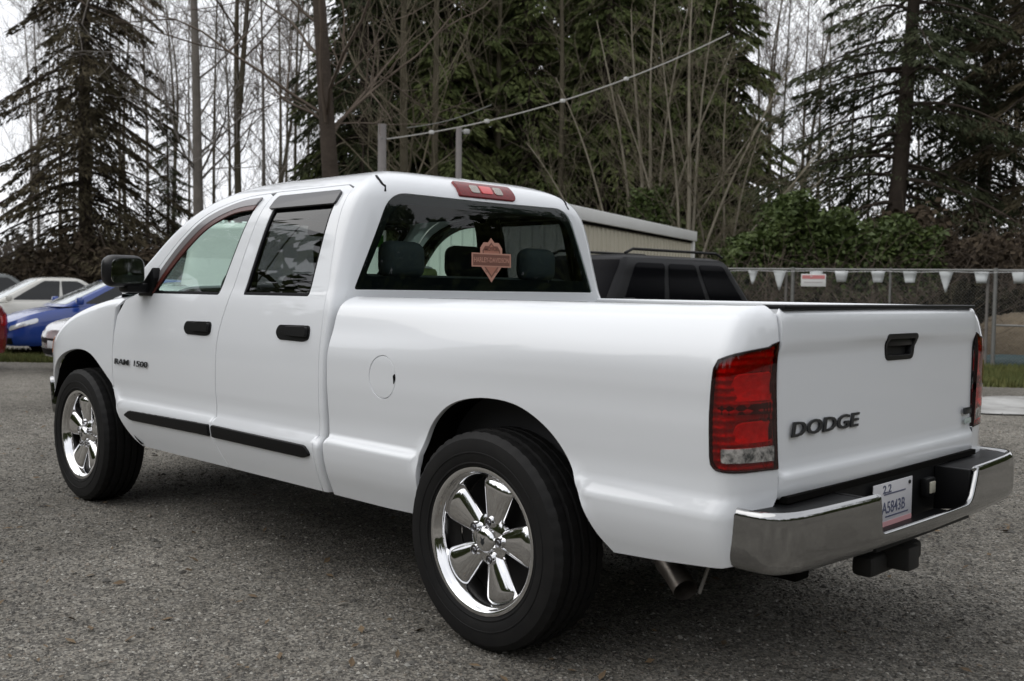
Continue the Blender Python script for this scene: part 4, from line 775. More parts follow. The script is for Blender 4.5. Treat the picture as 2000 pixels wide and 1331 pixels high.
# pale house far behind the cab roof
hc = gp(712, 46); hs_ = empty('small_house', hc, YAW+.25, 'small white house far behind, its gable just over the pickup roof', 'house')
MB().box((0, 0, 2.6), (7, 3.4, 5.2)).build('wall', mat('house_white', (.52, .52, .53), rough=.7), hs_)
MB().prism([(-1.95, 5.15), (0, 6.45), (1.95, 5.15)], -3.7, 3.7, 'x').build('roof', mat('house_roof', (.42, .43, .45), rough=.6), hs_)
MB().box((-3.55, .5, 3.2), (.12, .9, 1.1), .01).build('window', mat('house_glass', (.03, .035, .04), rough=.1), hs_); MB().box((-3.55, -.6, 1.1), (.12, .9, 2.1), .01).build('door', mat('house_door', (.10, .07, .05), rough=.6), hs_)

# ------------------------------------------------------------------ parked cars
CARGLASS = mat('car_glass', (.006, .007, .008), rough=.04, spec=.45); CARTYRE = mat('car_tyre', (.015, .015, .015), rough=.8, spec=.2); CARRIM = mat('car_rim', (.45, .45, .46), rough=.25, metal=.9)
HLAMP = mat('car_headlamp', (.62, .64, .66), rough=.08, metal=.4, coat=1., bump=(25, .4, .01)); TLAMP = mat('car_taillamp', (.33, .008, .012), rough=.12, coat=1.)
def make_car(name, loc, heading, color, label, L=4.5, W=1.78, wb=2.65, fo=.90, R=.32, zs=.22, deck=((0, .62), (.5, .78), (1.3, .92), (3.6, .98), (4.2, 1.0), (4.5, .90)), cab=(1.10, 1.95, 3.4, 4.35), zr=1.46, roof_w=.56, base_w=.74, glass_split=(.5,), group='parked cars', category='car', rails=False, rough=.25, ends=(.42, .40), metal=.0, glassm=None, coat=.8, panel_van=False, spec=.5):
    """deck: hood/belt height from the nose back; cab: windshield base, roof front, roof rear, rear glass base, from the nose back"""
    root = empty(name, loc, heading, label, category, group); GL = glassm or CARGLASS
    PM = mat('paint_'+name+str(len(MATS)), color, rough=rough, coat=coat, metal=metal, spec=spec)
    X0 = L/2                                              # nose at +x
    dk = interp([(a, b) for a, b in deck]); hw = W/2; af, ar = ends
    sw_ = interp([(0, .93), (.12, .97), (.30, .99), (.55, 1.0), (.75, .99), (.88, .965), (.95, .935), (1, .88)])
    def bodyP(uv):
        s, v = uv[:, 0], uv[:, 1]; xf, xr = X0-af, -X0+ar
        a, d = endcap(s-xf, .35, .7, 3.0); a2, d2 = endcap(xr-s, .35, .7, 3.2); tuck = 1-.10*np.clip((.35-v)/.35, 0, 1)-.10*np.clip((v-.75)/.25, 0, 1)
        x = np.where(s > xf, xf+af*d*tuck, np.where(s < xr, xr-ar*d2*tuck, s)); y = hw*sw_(v)*np.where(s > xf, a, np.where(s < xr, a2, 1)); z = zs+(dk(X0-x)-zs)*v
        return np.stack([x, y, z], 1)
    wx = (X0-fo, X0-fo-wb); c_ = R+.06; e1 = X0-af+1.05; e0 = -X0+ar-1.05
    def vof(x, z): return (z-zs)/(dk(np.array([X0-x]))[0]-zs)
    out_ = [(e1, .02)]
    for cx in wx:
        th = np.linspace(rad(-12), rad(192), 16); out_ += [(cx+c_*math.cos(t), max(.02, vof(cx+c_*math.cos(t), R+c_*math.sin(t)))) for t in th]
    out_ += [(e0, .02), (e0, 1.0), (e1, 1.0)]
    for mir in (False, True):
        panel('body_side', resample(out_, .07), bodyP, PM, root, step=.09, mirror=mir, flange=.03)
        for nm, s0, s1, v0, v1, M_ in (('headlight', X0-af-.05, X0-af+.50, .66, .86, HLAMP), ('tail_light', -X0+ar-.45, -X0+ar+.03, .62, .88, TLAMP)):
            panel(nm, resample(roundpoly([(s0, v0+.06), (s0, v1), (s1, v1-.02), (s1, v0)], .06), .04), bodyP, M_, root, step=.06, lift=.008, mirror=mir, out_dir=(1, 1, 0) if nm == 'headlight' else (-1, 1, 0))
        panel('door_line', resample([(X0-cab[1]-.25, .12), (X0-cab[1]-.25, .97), (X0-cab[1]-.265, .97), (X0-cab[1]-.265, .12)], .1), bodyP, SEAL, root, step=.2, lift=.002, flange=.001, edge=.0003, mirror=mir)
        panel('door_handle', resample([(X0-cab[1]-.15, .80), (X0-cab[1]-.15, .84), (X0-cab[1]-.02, .84), (X0-cab[1]-.02, .80)], .05), bodyP, PM, root, step=.1, lift=.02, flange=.02, mirror=mir)
        panel('lower_grille', resample(roundpoly([(X0-af+.40, .10), (X0-af+.40, .36), (e1, .36), (e1, .10)], .03), .06), bodyP, TRIM, root, step=.1, lift=.006, mirror=mir, out_dir=(1, 0, 0)); panel('upper_grille', resample(roundpoly([(X0-af+.55, .60), (X0-af+.55, .78), (e1, .80), (e1, .58)], .03), .06), bodyP, TRIM, root, step=.1, lift=.006, mirror=mir, out_dir=(1, 0, 0))
    n = 40; P_ = np.zeros((n, 11, 3))
    for i in range(n):
        f = i/(n-1); s = e0+(e1-e0)*f; q = bodyP(np.array([[s, 1.0]]))[0]
        for j in range(11): g_ = -1+2*j/10; P_[i, j] = (q[0], q[1]*g_, q[2]+.035*(1-g_*g_))
    grid('hood_and_deck', P_, PM, root)
    # greenhouse
    cw = interp([(0, base_w, 0), (.25, base_w+(roof_w-base_w)*.22, .25), (.6, base_w+(roof_w-base_w)*.62, .62), (.8, roof_w+.03, .84), (.92, roof_w-.03, .94), (1.05, roof_w-.14, .985), (1.3, roof_w*.5, 1.0), (1.55, .02, 1.005)])
    b0, b1, b2, b3 = [X0-c for c in cab]
    fxt = interp([(0, b0), (.4, b0+(b1-b0)*.42), (.84, b0+(b1-b0)*.92), (.92, b1), (1.05, b1-.16), (1.3, (b1*.7+b2*.3)), (1.55, (b1+b2)/2+.03)]); rxt = interp([(0, b3), (.4, b3+(b2-b3)*.42), (.84, b3+(b2-b3)*.92), (.92, b2), (1.05, b2+.14), (1.3, b1*.3+b2*.7), (1.55, (b1+b2)/2-.03)])
    zb = float(dk(np.array([(cab[0]+cab[3])/2]))[0])-.03
    def cabG(uv):
        u, v = uv[:, 0], uv[:, 1]; wz = cw(v); w_, z = wz[:, 0], zb+(zr-zb)*wz[:, 1]; xf, xr = fxt(v), rxt(v); ea = np.minimum(.22, .3*(xf-xr)); xf2, xr2 = xf-ea, xr+ea
        a, d = endcap(u-2, .3, .7, 3.2); a2, d2 = endcap(-u, .3, .7, 3.2)
        return np.stack([np.where(u > 2, xf2+ea*d, np.where(u < 0, xr2-ea*d2, xr2+(xf2-xr2)*np.clip(u/2, 0, 1))), w_*np.where(u > 2, a, np.where(u < 0, a2, 1)), z], 1)
    for mir in (False, True):
        panel('cabin', resample([(-1, 0), (3, 0), (3, 1.53), (-1, 1.53)], .1), cabG, PM, root, step=.1, mirror=mir, flange=.002, out_dir=(0, 1, .5))
        sp_ = [.02]+[2*(1-q) for q in glass_split[::-1]]+[1.93]
        for k in range(len(sp_)-2 if panel_van else 0, len(sp_)-1): panel('side_window', resample(roundpoly([(sp_[k]+.04, .10), (sp_[k+1]-.04, .10), (sp_[k+1]-.04, .80), (sp_[k]+.04, .80)], .07), .05), cabG, GL, root, step=.08, lift=.006, mirror=mir, flange=.004)
        panel('windshield', resample([(2.2, .08), (3, .08), (3, .84), (2.2, .84)], .06), cabG, glassm or mat('windshield_sky_tone', (.50, .55, .55), rough=.05, metal=.6, coat=1.), root, step=.08, lift=.006, mirror=mir, flange=.003, out_dir=(1, 0, .5)); panel_van or panel('rear_glass', resample([(-.22, .12), (-1, .12), (-1, .82), (-.22, .82)], .06), cabG, GL, root, step=.08, lift=.006, mirror=mir, flange=.003, out_dir=(-1, 0, .5))  # pale metallic windshield colour stands in for the reflected sky
    for s in (1, -1):
        MB().box((b0-.35, s*(hw+.06), zb+.10), (.12, .20, .14), .04).build('side_mirror', PM, root)
        if rails: MB().tube([(b1-.15, s*roof_w*.92, zr+.0), (b1-.30, s*roof_w*.92, zr+.055), (b2+.25, s*roof_w*.92, zr+.055), (b2+.1, s*roof_w*.92, zr+.0)], .018, 8).build('roof_rail', TRIM, root)
        for cx in wx:
            wr = empty('wheel'); wr.parent = root; wr.location = (cx, s*(hw-.115), R)
            MB().lathe([(R*.64, -.10), (R*.9, -.105), (R, -.08), (R, .08), (R*.9, .105), (R*.64, .10)], 32, closed=True).build('tyre', CARTYRE, wr)
            rm_ = MB(); rm_.lathe([(R*.66, s*.085), (R*.60, s*.07), (R*.58, s*.03)], 28)
            for k in range(5): a = k*2*math.pi/5; rm_.box((R*.31*math.cos(a), s*.07, R*.31*math.sin(a)), (R*.60, .03, .075), .008, rot=Matrix.Rotation(-a, 3, 'Y'))
            rm_.build('rim', CARRIM, wr)
    MB().box((0, 0, zs+.10), (L*.80, W*.80, .16)).build('underbody', DARK, root); MB().box((0, 0, (zs+zb)/2), (L*.7, W*.55, (zb-zs)*.8)).build('cabin_floor', DARK, root)
    MB().box((X0+.004, 0, .42), (.012, .40, .11), .003).build('number_plate', mat('plate_plain', (.55, .56, .58), rough=.5), root)
    return root
Fh = FWD[:2]/np.linalg.norm(FWD[:2]); Rh = RGT[:2]/np.linalg.norm(RGT[:2])
def head(right, away): v = Rh*right+Fh*away; return math.atan2(v[1], v[0])
suv_deck = ((0, .78), (.35, 1.02), (1.2, 1.10), (3.6, 1.12), (4.6, 1.10), (4.8, .95))
make_car('parked_suv', U(1.20, 13.1), head(-.72, -.70), (.008, .008, .009), 'black sport utility vehicle with roof rails parked behind the pickup bed', L=4.75, W=1.9, wb=2.75, R=.37, zs=.32, deck=suv_deck, cab=(1.25, 1.85, 4.15, 4.62), zr=1.80, roof_w=.66, base_w=.86, glass_split=(.36, .68), rails=True, coat=.05, spec=.12, rough=.4, glassm=mat('suv_tinted_glass', (.002, .002, .003), rough=.15, spec=.03), category='suv', group=None)
make_car('parked_van', U(-2.62, 13.2), head(0, 1), (.66, .67, .66), 'white panel van standing beyond the pickup, seen through its windows', L=5.2, W=1.95, wb=3.0, R=.35, zs=.30, deck=((0, .8), (.3, 1.0), (.9, 1.15), (4.8, 1.22), (5.2, 1.1)), cab=(.80, 1.45, 5.0, 5.15), zr=2.02, roof_w=.82, base_w=.93, glass_split=(.28,), category='van', group=None, panel_van=True, ends=(.4, .10))
hatch = ((0, .60), (.25, .74), (1.0, .90), (3.4, .98), (3.8, 1.0), (4.05, .85)); sedan = ((0, .58), (.25, .72), (1.2, .88), (3.4, .95), (4.3, .98), (4.6, .80))
make_car('parked_hatchback', U(-7.6, 19.6), head(-.80, -.60), (.018, .055, .27), 'bright blue hatchback in the row of parked cars', L=4.1, W=1.70, wb=2.5, R=.30, deck=hatch, cab=(.80, 1.85, 3.25, 3.95), zr=1.46, glass_split=(.5,))
make_car('parked_sedan', U(-5.25, 16.8), head(-.72, -.69), (.50, .50, .51), 'silver sedan parked closest to the front of the pickup', L=4.5, W=1.76, deck=sedan, cab=(1.1, 1.9, 3.3, 4.0), zr=1.40, metal=.5)
make_car('parked_sedan', U(-11.3, 24.6), head(-.80, -.60), (.60, .59, .55), 'off-white sedan parked behind the blue hatchback', L=4.6, W=1.78, deck=sedan, cab=(1.0, 2.05, 3.05, 4.05), zr=1.50)
make_car('parked_sedan', U(-14.2, 27.0), head(-.80, -.60), (.10, .11, .11), 'dark grey sedan at the back of the parked row', L=4.6, W=1.78, deck=sedan, cab=(1.0, 2.05, 3.1, 4.05), zr=1.60)
make_car('parked_wagon', U(-10.30, 16.0), head(-.95, .30), (.16, .008, .012), 'dark red wagon half outside the picture with its tail light showing', L=4.5, W=1.76, deck=((0, .62), (.3, .78), (1.2, .92), (3.9, .98), (4.4, .96), (4.5, .8)), cab=(1.1, 1.8, 4.1, 4.42), zr=1.52, ends=(.42, .22))
# ------------------------------------------------------------------ trees
BARK = mat('bark_brown', (.045, .036, .029), rough=.95, noise=(3.5, (.085, .068, .055), .25), bump=(25, .8, .03), spec=.1)
BARKG = mat('bark_grey', (.13, .118, .102), rough=.95, noise=(3, (.21, .19, .17), .22), bump=(20, .6, .02), spec=.1)
BARKM = mat('bark_mossy', (.070, .062, .042), rough=.95, noise=(2.5, (.115, .10, .072), .22), bump=(20, .6, .02), spec=.1)
NEEDLE = mat('needles_dark', (.028, .038, .019), rough=.75, noise=(.9, (.060, .064, .031), .25), spec=.15)
NEEDLEB = mat('needles_brownish', (.045, .042, .024), rough=.8, noise=(.7, (.095, .075, .046), .25), spec=.15)
CEDAR = mat('cedar_green', (.064, .090, .030), rough=.7, noise=(.6, (.120, .132, .048), .22), spec=.15)
IVY = mat('ivy_green', (.038, .062, .016), rough=.55, noise=(2.0, (.095, .125, .036), .25), spec=.3)
TWIG = mat('twig_brown', (.090, .070, .055), rough=.95, noise=(1.5, (.16, .13, .105), .25), spec=.1)
TWIGG = mat('twig_grey', (.16, .145, .13), rough=.95, noise=(1.5, (.23, .21, .19), .25), spec=.1)
TWIGT = mat('twig_tan', (.12, .103, .070), rough=.95, noise=(1.5, (.19, .167, .122), .25), spec=.1)
BRUSH = mat('brush_brown', (.045, .034, .025), rough=.95, noise=(1.0, (.085, .066, .045), .25), spec=.1)
class Seg:                                    # collects tapered three- or n-sided tubes
    def __init__(s, n=3): s.V, s.F, s.n, s.c = [], [], n, 0
    def path(s, pts, r0, r1):
        pts = np.asarray(pts, float); m_ = len(pts); t = np.gradient(pts, axis=0); t /= np.maximum(np.linalg.norm(t, axis=1), 1e-9)[:, None]
        a = np.cross(t, (0.31, .57, .76)); a /= np.maximum(np.linalg.norm(a, axis=1), 1e-9)[:, None]; b = np.cross(t, a); r = np.linspace(r0, r1, m_); k = np.arange(s.n)*2*np.pi/s.n
        R_ = pts[:, None]+(a[:, None]*np.cos(k)[None, :, None]+b[:, None]*np.sin(k)[None, :, None])*r[:, None, None]; s.V.append(R_.reshape(-1, 3))
        i = np.arange(m_-1)[:, None]*s.n; j = np.arange(s.n)[None]; j2 = (j+1) % s.n; s.F.append((np.stack([i+j, i+j2, i+s.n+j2, i+s.n+j], -1)+s.c).reshape(-1, 4)); s.c += m_*s.n
    def mesh(s, name): return trimesh(name, np.vstack(s.V), np.vstack(s.F), True)
def sprays(P0, D, L, w, r, fold=.35):          # flat needle sprays: a thin kite of two triangles each
    n = len(P0); D = D/np.linalg.norm(D, axis=1)[:, None]; s = np.cross(D, r.normal(size=(n, 3))); s /= np.linalg.norm(s, axis=1)[:, None]
    V = np.stack([P0, P0+D*(L*.45)[:, None]+s*w[:, None], P0+D*L[:, None]-np.array([0, 0, 1])*(L*.10)[:, None], P0+D*(L*.45)[:, None]-s*w[:, None]], 1).reshape(-1, 3)
    return V, np.arange(4*n).reshape(-1, 4)
def conifer_mesh(seed, H=17., spread=3.2, zmin=1.5, nbr=110, droop=.5, tr=.22, dens=1.0, thin=1.0, lenw=(.20, .027), zone=1.0):
    r = np.random.default_rng(seed); tk = Seg(10); wob = r.normal(size=2)*.12
    zc = np.linspace(0, H, 12); tk.path(np.stack([wob[0]*np.sin(zc/5), wob[1]*np.sin(zc/4), zc], 1), tr, .03); lim = Seg(3); VV, FF, c = [], [], 0
    for i in range(nbr):
        f = (i+r.random())/nbr; z = zmin+(H-zmin)*f**zone; l = spread*(1-((z-zmin)/(H-zmin+1))**1.4*.85)*(.55+.6*r.random()); a = r.random()*6.28; d = np.array([math.cos(a), math.sin(a), 0])
        k = np.linspace(0, 1, 8); up = .25*(r.random()-.3); P_ = np.array([wob[0]*math.sin(z/5), wob[1]*math.sin(z/4), z])+d*(l*k)[:, None]+np.array([0, 0, 1])*((up*k-droop*k**1.8+.22*np.maximum(k-.75, 0))*l)[:, None]
        lim.path(P_, .02+.012*l, .006)
        n = int(58*l*dens/2); kk = .12+.88*r.random(n)**.75; base = np.stack([np.interp(kk, k, P_[:, q]) for q in range(3)], 1); sd = np.where(r.random(n) < .5, 1, -1); lat = np.array([-d[1], d[0], 0]); side_l = .42*l*(1-kk*.75)*r.random(n)
        base = base+lat*(sd*side_l)[:, None]-np.array([0, 0, 1])*(side_l*.45+.05*r.random(n))[:, None]
        D = d*(.5+.5*r.random(n))[:, None]+lat*(sd*(.2+.8*r.random(n)))[:, None]-np.array([0, 0, 1])*(.25+.75*r.random(n)*droop*1.6)[:, None]
        V, F = sprays(base, D, lenw[0]*(.5+r.random(n)), lenw[1]*(.6+.8*r.random(n))*thin, r); VV.append(V); FF.append(F+c); c += len(V)
    return tk.mesh('trunk'), lim.mesh('limbs'), trimesh('crown', np.vstack(VV), np.vstack(FF), False)
def place_tree(name, meshes, mats_, loc, rz, sc_, label, group, cat='tree', tilt=0.):
    o = empty(name, loc, rz, label, cat, group); o.scale = (sc_,)*3 if not hasattr(sc_, '__len__') else sc_; o.rotation_euler = (Matrix.Rotation(tilt, 3, Vector(FWD)) @ Matrix.Rotation(rz, 3, 'Z')).to_euler()
    for nm, me, M in zip(('trunk', 'limbs', 'crown'), meshes, mats_):
        if me is not None:
            q = obj(nm, me, o, M if not me.materials else None); q.material_slots[0].link = 'OBJECT'; q.material_slots[0].material = M
    return o
def bare_mesh(seed, H=16., tr=.17, first=.30, nbr=26, fork=None, up=.75, depth=3, spread=.34, twigr=.008, lean=0.):
    r = np.random.default_rng(seed); tk = Seg(9); br = Seg(3); k = np.linspace(0, 1, 14); w1, w2 = r.normal(size=2)*.018*H
    def trunk(base, top, r0, r1):
        P_ = base+(top-base)*k[:, None]+np.stack([w1*np.sin(k*4.), w2*np.sin(k*3.1+1), 0*k], 1)*k[:, None]; tk.path(P_, r0, r1); return P_
    tops = [np.array([lean*H, 0, H])]
    Ts = [trunk(np.zeros(3), tops[0], tr, .02)]
    if fork:
        b = Ts[0][int(13*fork)]; Ts.append(trunk(b, np.array([r.normal()*1.2, r.normal()*1.2, H*.97]), tr*.7, .02))
    def grow(p, d, l, rad_, lev):
        n = 6; q = [p]; dd = d.copy()
        for i in range(n): dd = dd+r.normal(size=3)*.13+np.array([0, 0, .07]); dd /= np.linalg.norm(dd); q.append(q[-1]+dd*l/n)
        br.path(q, rad_, max(rad_*.35, twigr*.6)); 
        if lev == 0: return
        for i in range(r.integers(3, 6) if lev > 1 else r.integers(4, 7)):
            j = r.integers(1, n+1); s = dd*.6+r.normal(size=3)*.55+np.array([0, 0, .25]); s /= np.linalg.norm(s); grow(q[j], s, l*(.35+.35*r.random()), max(rad_*.5, twigr), lev-1)
    for P_ in Ts:
        for i in range(nbr):
            f = first+(1-first)*r.random()**.9; p = np.array([np.interp(f, k, P_[:, q]) for q in range(3)]); a = r.random()*6.28; d = np.array([math.cos(a)*(1-up*.6), math.sin(a)*(1-up*.6), up*(.35+.6*r.random())]); d /= np.linalg.norm(d)
            grow(p, d, H*spread*(1.05-f*.75)*(.5+.6*r.random()), max(.012, tr*.28*(1.1-f)), depth-1)
    return tk.mesh('trunk'), None, br.mesh('crown')
def twig_clump(seed, n, ext, h, lr=(.6, 2.2), rr=(.004, .012), up=.8, bend=.25):
    r = np.random.default_rng(seed); s = Seg(3)
    for i in range(n):
        p = np.array([(r.random()-.5)*ext[0], (r.random()-.5)*ext[1], r.random()*h*.55]); d = r.normal(size=3)*np.array([.7, .7, .25])+np.array([0, 0, up]); d /= np.linalg.norm(d); l = lr[0]+(lr[1]-lr[0])*r.random(); q = [p]
        for j in range(4): d = d+r.normal(size=3)*bend; d[2] -= .10; d /= np.linalg.norm(d); q.append(q[-1]+d*l/4)
        s.path(q, rr[1]*(.5+.5*r.random()), rr[0])
    return s
def leaf_cloud(seed, n, fn, size, flat=.5):
    r = np.random.default_rng(seed); P_ = fn(r, n); D = r.normal(size=(n, 3)); D[:, 2] = D[:, 2]*flat-.1; V, F = sprays(P_, D, size*(.6+.9*r.random(n)), size*.32*(.6+.8*r.random(n)), r); return trimesh('leaves', V, F, False)
# --- meshes shared by look-alikes
FIR = [conifer_mesh(11, 19, 3.7, 1.8, 200, .55, .26, 3.4, zone=1.15), conifer_mesh(12, 17, 3.0, 1.0, 150, .45, .20, 3.6, zone=1.1)]
CED = [conifer_mesh(21, 18, 3.5, .3, 240, .62, .30, 2.4, 1.2, (.29, .036), 1.1), conifer_mesh(22, 16, 3.1, .2, 210, .55, .26, 2.4, 1.2, (.27, .036), 1.1)]
BIGFIR = conifer_mesh(31, 21, 4.6, 3.4, 150, .46, .30, 3.2, 1.0, (.21, .027), 1.0)
BARE = [bare_mesh(41, 17, .17, .20, 40), bare_mesh(42, 15, .11, .14, 28, None, .65), bare_mesh(43, 14, .085, .10, 26, None, .75), bare_mesh(44, 16, .14, .22, 26, .45)]
rt = random.Random(5)
G1, G2, G3, G4 = 'dark conifers behind the lot', 'bare deciduous trees behind the lot', 'tall evergreens behind the shed', 'slender bare saplings'
# left: brown-green fir, pale trunks, the thick dark trunk
place_tree('fir_tree', FIR[0], (BARK, BARK, NEEDLEB), gp(175, 33), .4, 1.0, 'tall brownish fir with ragged drooping boughs above the parked cars', G1)
place_tree('fir_tree', FIR[1], (BARK, BARK, NEEDLE), gp(328, 44), 1.4, (.55, .55, .55), 'small narrow dark fir between pale bare trunks', G1)
place_tree('bare_tree', BARE[0], (BARKG, None, TWIGG), gp(394, 30), .3, (1.05, 1.05, 1.1), 'pale grey straight-trunked bare tree left of the cab', G2, tilt=-.035)
place_tree('bare_tree', BARE[3], (BARKM, None, TWIG), gp(468, 32), 2.0, 1.0, 'forked brown bare tree with two rising stems', G2)
place_tree('bare_tree', BARE[0], (BARK, None, TWIG), gp(672, 25), 1.1, (1.45, 1.45, 1.25), 'thick dark-barked leaning tree behind the cab roof', G2, tilt=-.105)
for i, (px_, d_, m_, s_) in enumerate([(75, 42, 2, .95), (118, 50, 1, 1.05), (235, 47, 2, 1.05), (285, 41, 1, .9), (335, 52, 3, 1.0), (420, 45, 2, 1.1), (512, 43, 1, 1.05), (545, 50, 3, 1.0), (578, 41, 2, 1.1), (600, 54, 1, 1.1), (445, 56, 1, 1.1), (250, 58, 3, 1.1), (150, 60, 1, 1.1), (370, 60, 2, 1.2), (560, 62, 1, 1.2), (60, 62, 3, 1.1)]):
    place_tree('bare_tree', BARE[m_], (BARKM if i % 3 else BARKG, None, TWIG if i % 2 else TWIGG), gp(px_, d_), rt.random()*6, s_, 'slim bare grey-brown tree in the wood behind the parked cars', G2)
# middle: dense dark evergreens with bare stems in front
CEDLAB = {735: 'dense cedar directly behind the thicker wooden post', 870: 'low-boughed cedar directly behind the thin lamp post', 1020: 'broad cedar behind the middle of the sagging cable', 1180: 'bushy cedar behind the tallest maple stems', 1335: 'small cedar behind the shed corner', 1410: 'dense cedar at the edge of the open sky behind the cable end'}
for px_, d_, m_, s_ in [(735, 36, 0, 1.0), (830, 40, 1, 1.05), (905, 37, 0, .95), (985, 42, 1, 1.1), (1065, 38, 0, 1.0), (1140, 41, 1, 1.1), (1220, 38, 0, 1.0), (1300, 43, 1, 1.0), (1375, 40, 0, .95), (790, 50, 1, 1.1), (950, 52, 0, 1.1), (1110, 53, 1, 1.1), (1260, 52, 0, 1.05), (870, 34.5, 0, .9), (1020, 35, 1, .95), (1180, 35, 0, .9), (1335, 35, 1, .85), (1410, 37, 1, .9)]:
    place_tree('cedar_tree', CED[m_], (BARK, BARK, CEDAR), gp(px_, d_), rt.random()*6, s_, CEDLAB.get(px_, 'dense dark green cedar in the thick stand behind the shed'), G3)
place_tree('fir_tree', FIR[0], (BARK, BARK, NEEDLE), gp(700, 34), 2.4, (.85, .85, 1.0), 'dark fir with layered boughs right beside the thick leaning trunk', G1)
for i, (px_, d_, m_, s_) in enumerate([(790, 29, 0, .95), (843, 31, 1, 1.2), (972, 34, 1, 1.2), (1085, 33, 1, 1.1)]):
    place_tree('bare_tree', BARE[m_], (BARKM, None, TWIGT), gp(px_, d_), rt.random()*6, s_, 'mossy bare trunk standing before the dark cedars', G2)
# leaning many-stemmed bare maple in front of the cedars
def maple(seed, stems, H, name, loc, label):
    r = np.random.default_rng(seed); tk = Seg(7); br = Seg(3)
    for (lx, ly, h, r0) in stems:
        k = np.linspace(0, 1, 12); P_ = np.stack([lx*k**1.15+.12*np.sin(5*k+lx), ly*k**1.15, h*k-.10*abs(lx)*k**3], 1); P_ = P_@np.array([[Rh[0], Rh[1], 0], [Fh[0], Fh[1], 0], [0, 0, 1]]); tk.path(P_, r0, .012)
        for i in range(15):
            f = .20+.78*r.random(); p = np.array([np.interp(f, k, P_[:, q]) for q in range(3)]); t = P_[-1]-P_[0]; d = t/np.linalg.norm(t)+r.normal(size=3)*.45; q = [p]; l = h*.28*(1.2-f)
            for j in range(6): d = d/np.linalg.norm(d)+r.normal(size=3)*.12; q.append(q[-1]+d*l/6)
            br.path(q, .014, .005)
            for j in range(5): p2 = q[r.integers(1, 7)]; d2 = d+r.normal(size=3)*.6; d3 = d2+r.normal(size=3)*.4; br.path([p2, p2+d2*l*.15, p2+d2*l*.2+d3*l*.2, p2+d2*l*.2+d3*l*.35+[0, 0, .1]], .006, .003)
    o = empty(name, loc, 0, label, 'tree', G2); obj('trunk', tk.mesh('trunk'), o, mat('maple_bark', (.20, .178, .135), rough=.9, noise=(3, (.29, .26, .205), .25), spec=.1)); obj('crown', br.mesh('crown'), o, TWIGT)
maple(61, [(-.25, .3, 8.8, .085), (.30, -.2, 9.0, .08), (-3.2, .4, 5.6, .045), (-4.0, -.2, 4.6, .04), (-2.4, .2, 7.2, .05), (2.2, .1, 8.0, .06), (3.2, 0, 6.6, .045), (-1.2, .3, 8.6, .06), (1.1, -.3, 9.0, .05), (-4.6, .2, 3.4, .035)], 9, 'maple_tree', gp(1250, 27), 'many-stemmed leaning bare maple behind the shed')
maple(62, [(.3, 0, 9.5, .085), (.9, .2, 9.0, .06), (-.5, .1, 8, .05), (2.6, 0, 7.5, .05), (4.0, .1, 6.0, .045), (3.4, -.2, 4.6, .04), (-1.6, .2, 6.5, .04)], 9, 'maple_tree', gp(1325, 26), 'bare maple with fanned pale stems right of the shed corner')
maple(63, [(1.2, 0, 6.0, .05), (2.4, .1, 5.2, .04), (3.2, 0, 4.0, .035), (.3, 0, 7, .05), (-1.0, .1, 5.5, .035)], 7, 'maple_tree', gp(1395, 27), 'low spreading bare maple left of the laurel thicket')
for i, (px_, d_, m_, s_) in enumerate([(1430, 40, 2, 1.0), (1470, 44, 1, 1.0), (1520, 42, 2, .95), (1560, 46, 3, .9), (1610, 44, 2, .9), (1655, 48, 1, 1.0), (1500, 54, 3, 1.1), (1590, 56, 1, 1.1)]):
    place_tree('bare_tree', BARE[m_], (BARKM, None, TWIG), gp(px_, d_), rt.random()*6, s_, 'thin mossy bare tree against the open sky behind the fence', G2)
# right: big fir with drooping dark boughs
place_tree('fir_tree', BIGFIR, (BARK, BARK, NEEDLE), gp(1728, 30), .2, 1.0, 'large dark fir with heavy drooping boughs behind the fence', G1, tilt=.05)
place_tree('fir_tree', FIR[0], (BARK, BARK, NEEDLE), gp(1905, 34), 2.9, (1.1, 1.1, 1.05), 'dark broad fir at the lot corner right of the large fir', G1)
place_tree('fir_tree', BIGFIR, (BARK, BARK, NEEDLEB), gp(2040, 30), 3.6, (.95, .95, .9), 'brown-green fir growing past the corner of the fence', G1)
for px_, d_, m_ in [(1830, 40, 1), (1960, 42, 3), (1690, 40, 2), (1780, 46, 1), (1890, 48, 2), (2010, 46, 1)]: place_tree('bare_tree', BARE[m_], (BARK, None, TWIG), gp(px_, d_), rt.random()*6, .9, 'brown bare tree tangled among the dark firs', G2)
# --- thickets along the lot edge
def thicket(name, px0, px1, d0, d1, h, n, M, leaf, nl, ls, label, seed, lr=(.7, 2.2)):
    a, b = gp(px0, (d0+d1)/2), gp(px1, (d0+d1)/2); c = (a+b)/2; v = b-a; ln = np.linalg.norm(v); s = twig_clump(seed, n, (ln, d1-d0), h, lr); an = math.atan2(v[1], v[0])
    o = empty(name, c, an, label, 'thicket', None); o['kind'] = 'stuff'; q = obj('branches', s.mesh('branches'), o, M); q['kind'] = 'stuff'
    def fn(r, k):
        x = (r.random(k)-.5)*ln; y = (r.random(k)-.5)*(d1-d0); z = r.random(k)**(.45 if leaf is IVY else .8)*h*(.76+.14*np.sin(x*.8+seed)+.09*np.sin(x*2.1+seed*2)+.06*np.sin(x*5.3)); return np.stack([x, y, np.maximum(z, .05)], 1)
    q = obj('leaves', leaf_cloud(seed+1, nl, fn, ls), o, leaf); q['kind'] = 'stuff'
thicket('bramble_thicket', -150, 620, 30, 34, 2.9, 4200, TWIG, BRUSH, 26000, .20, 'dark brown bramble thicket behind the parked cars', 71)
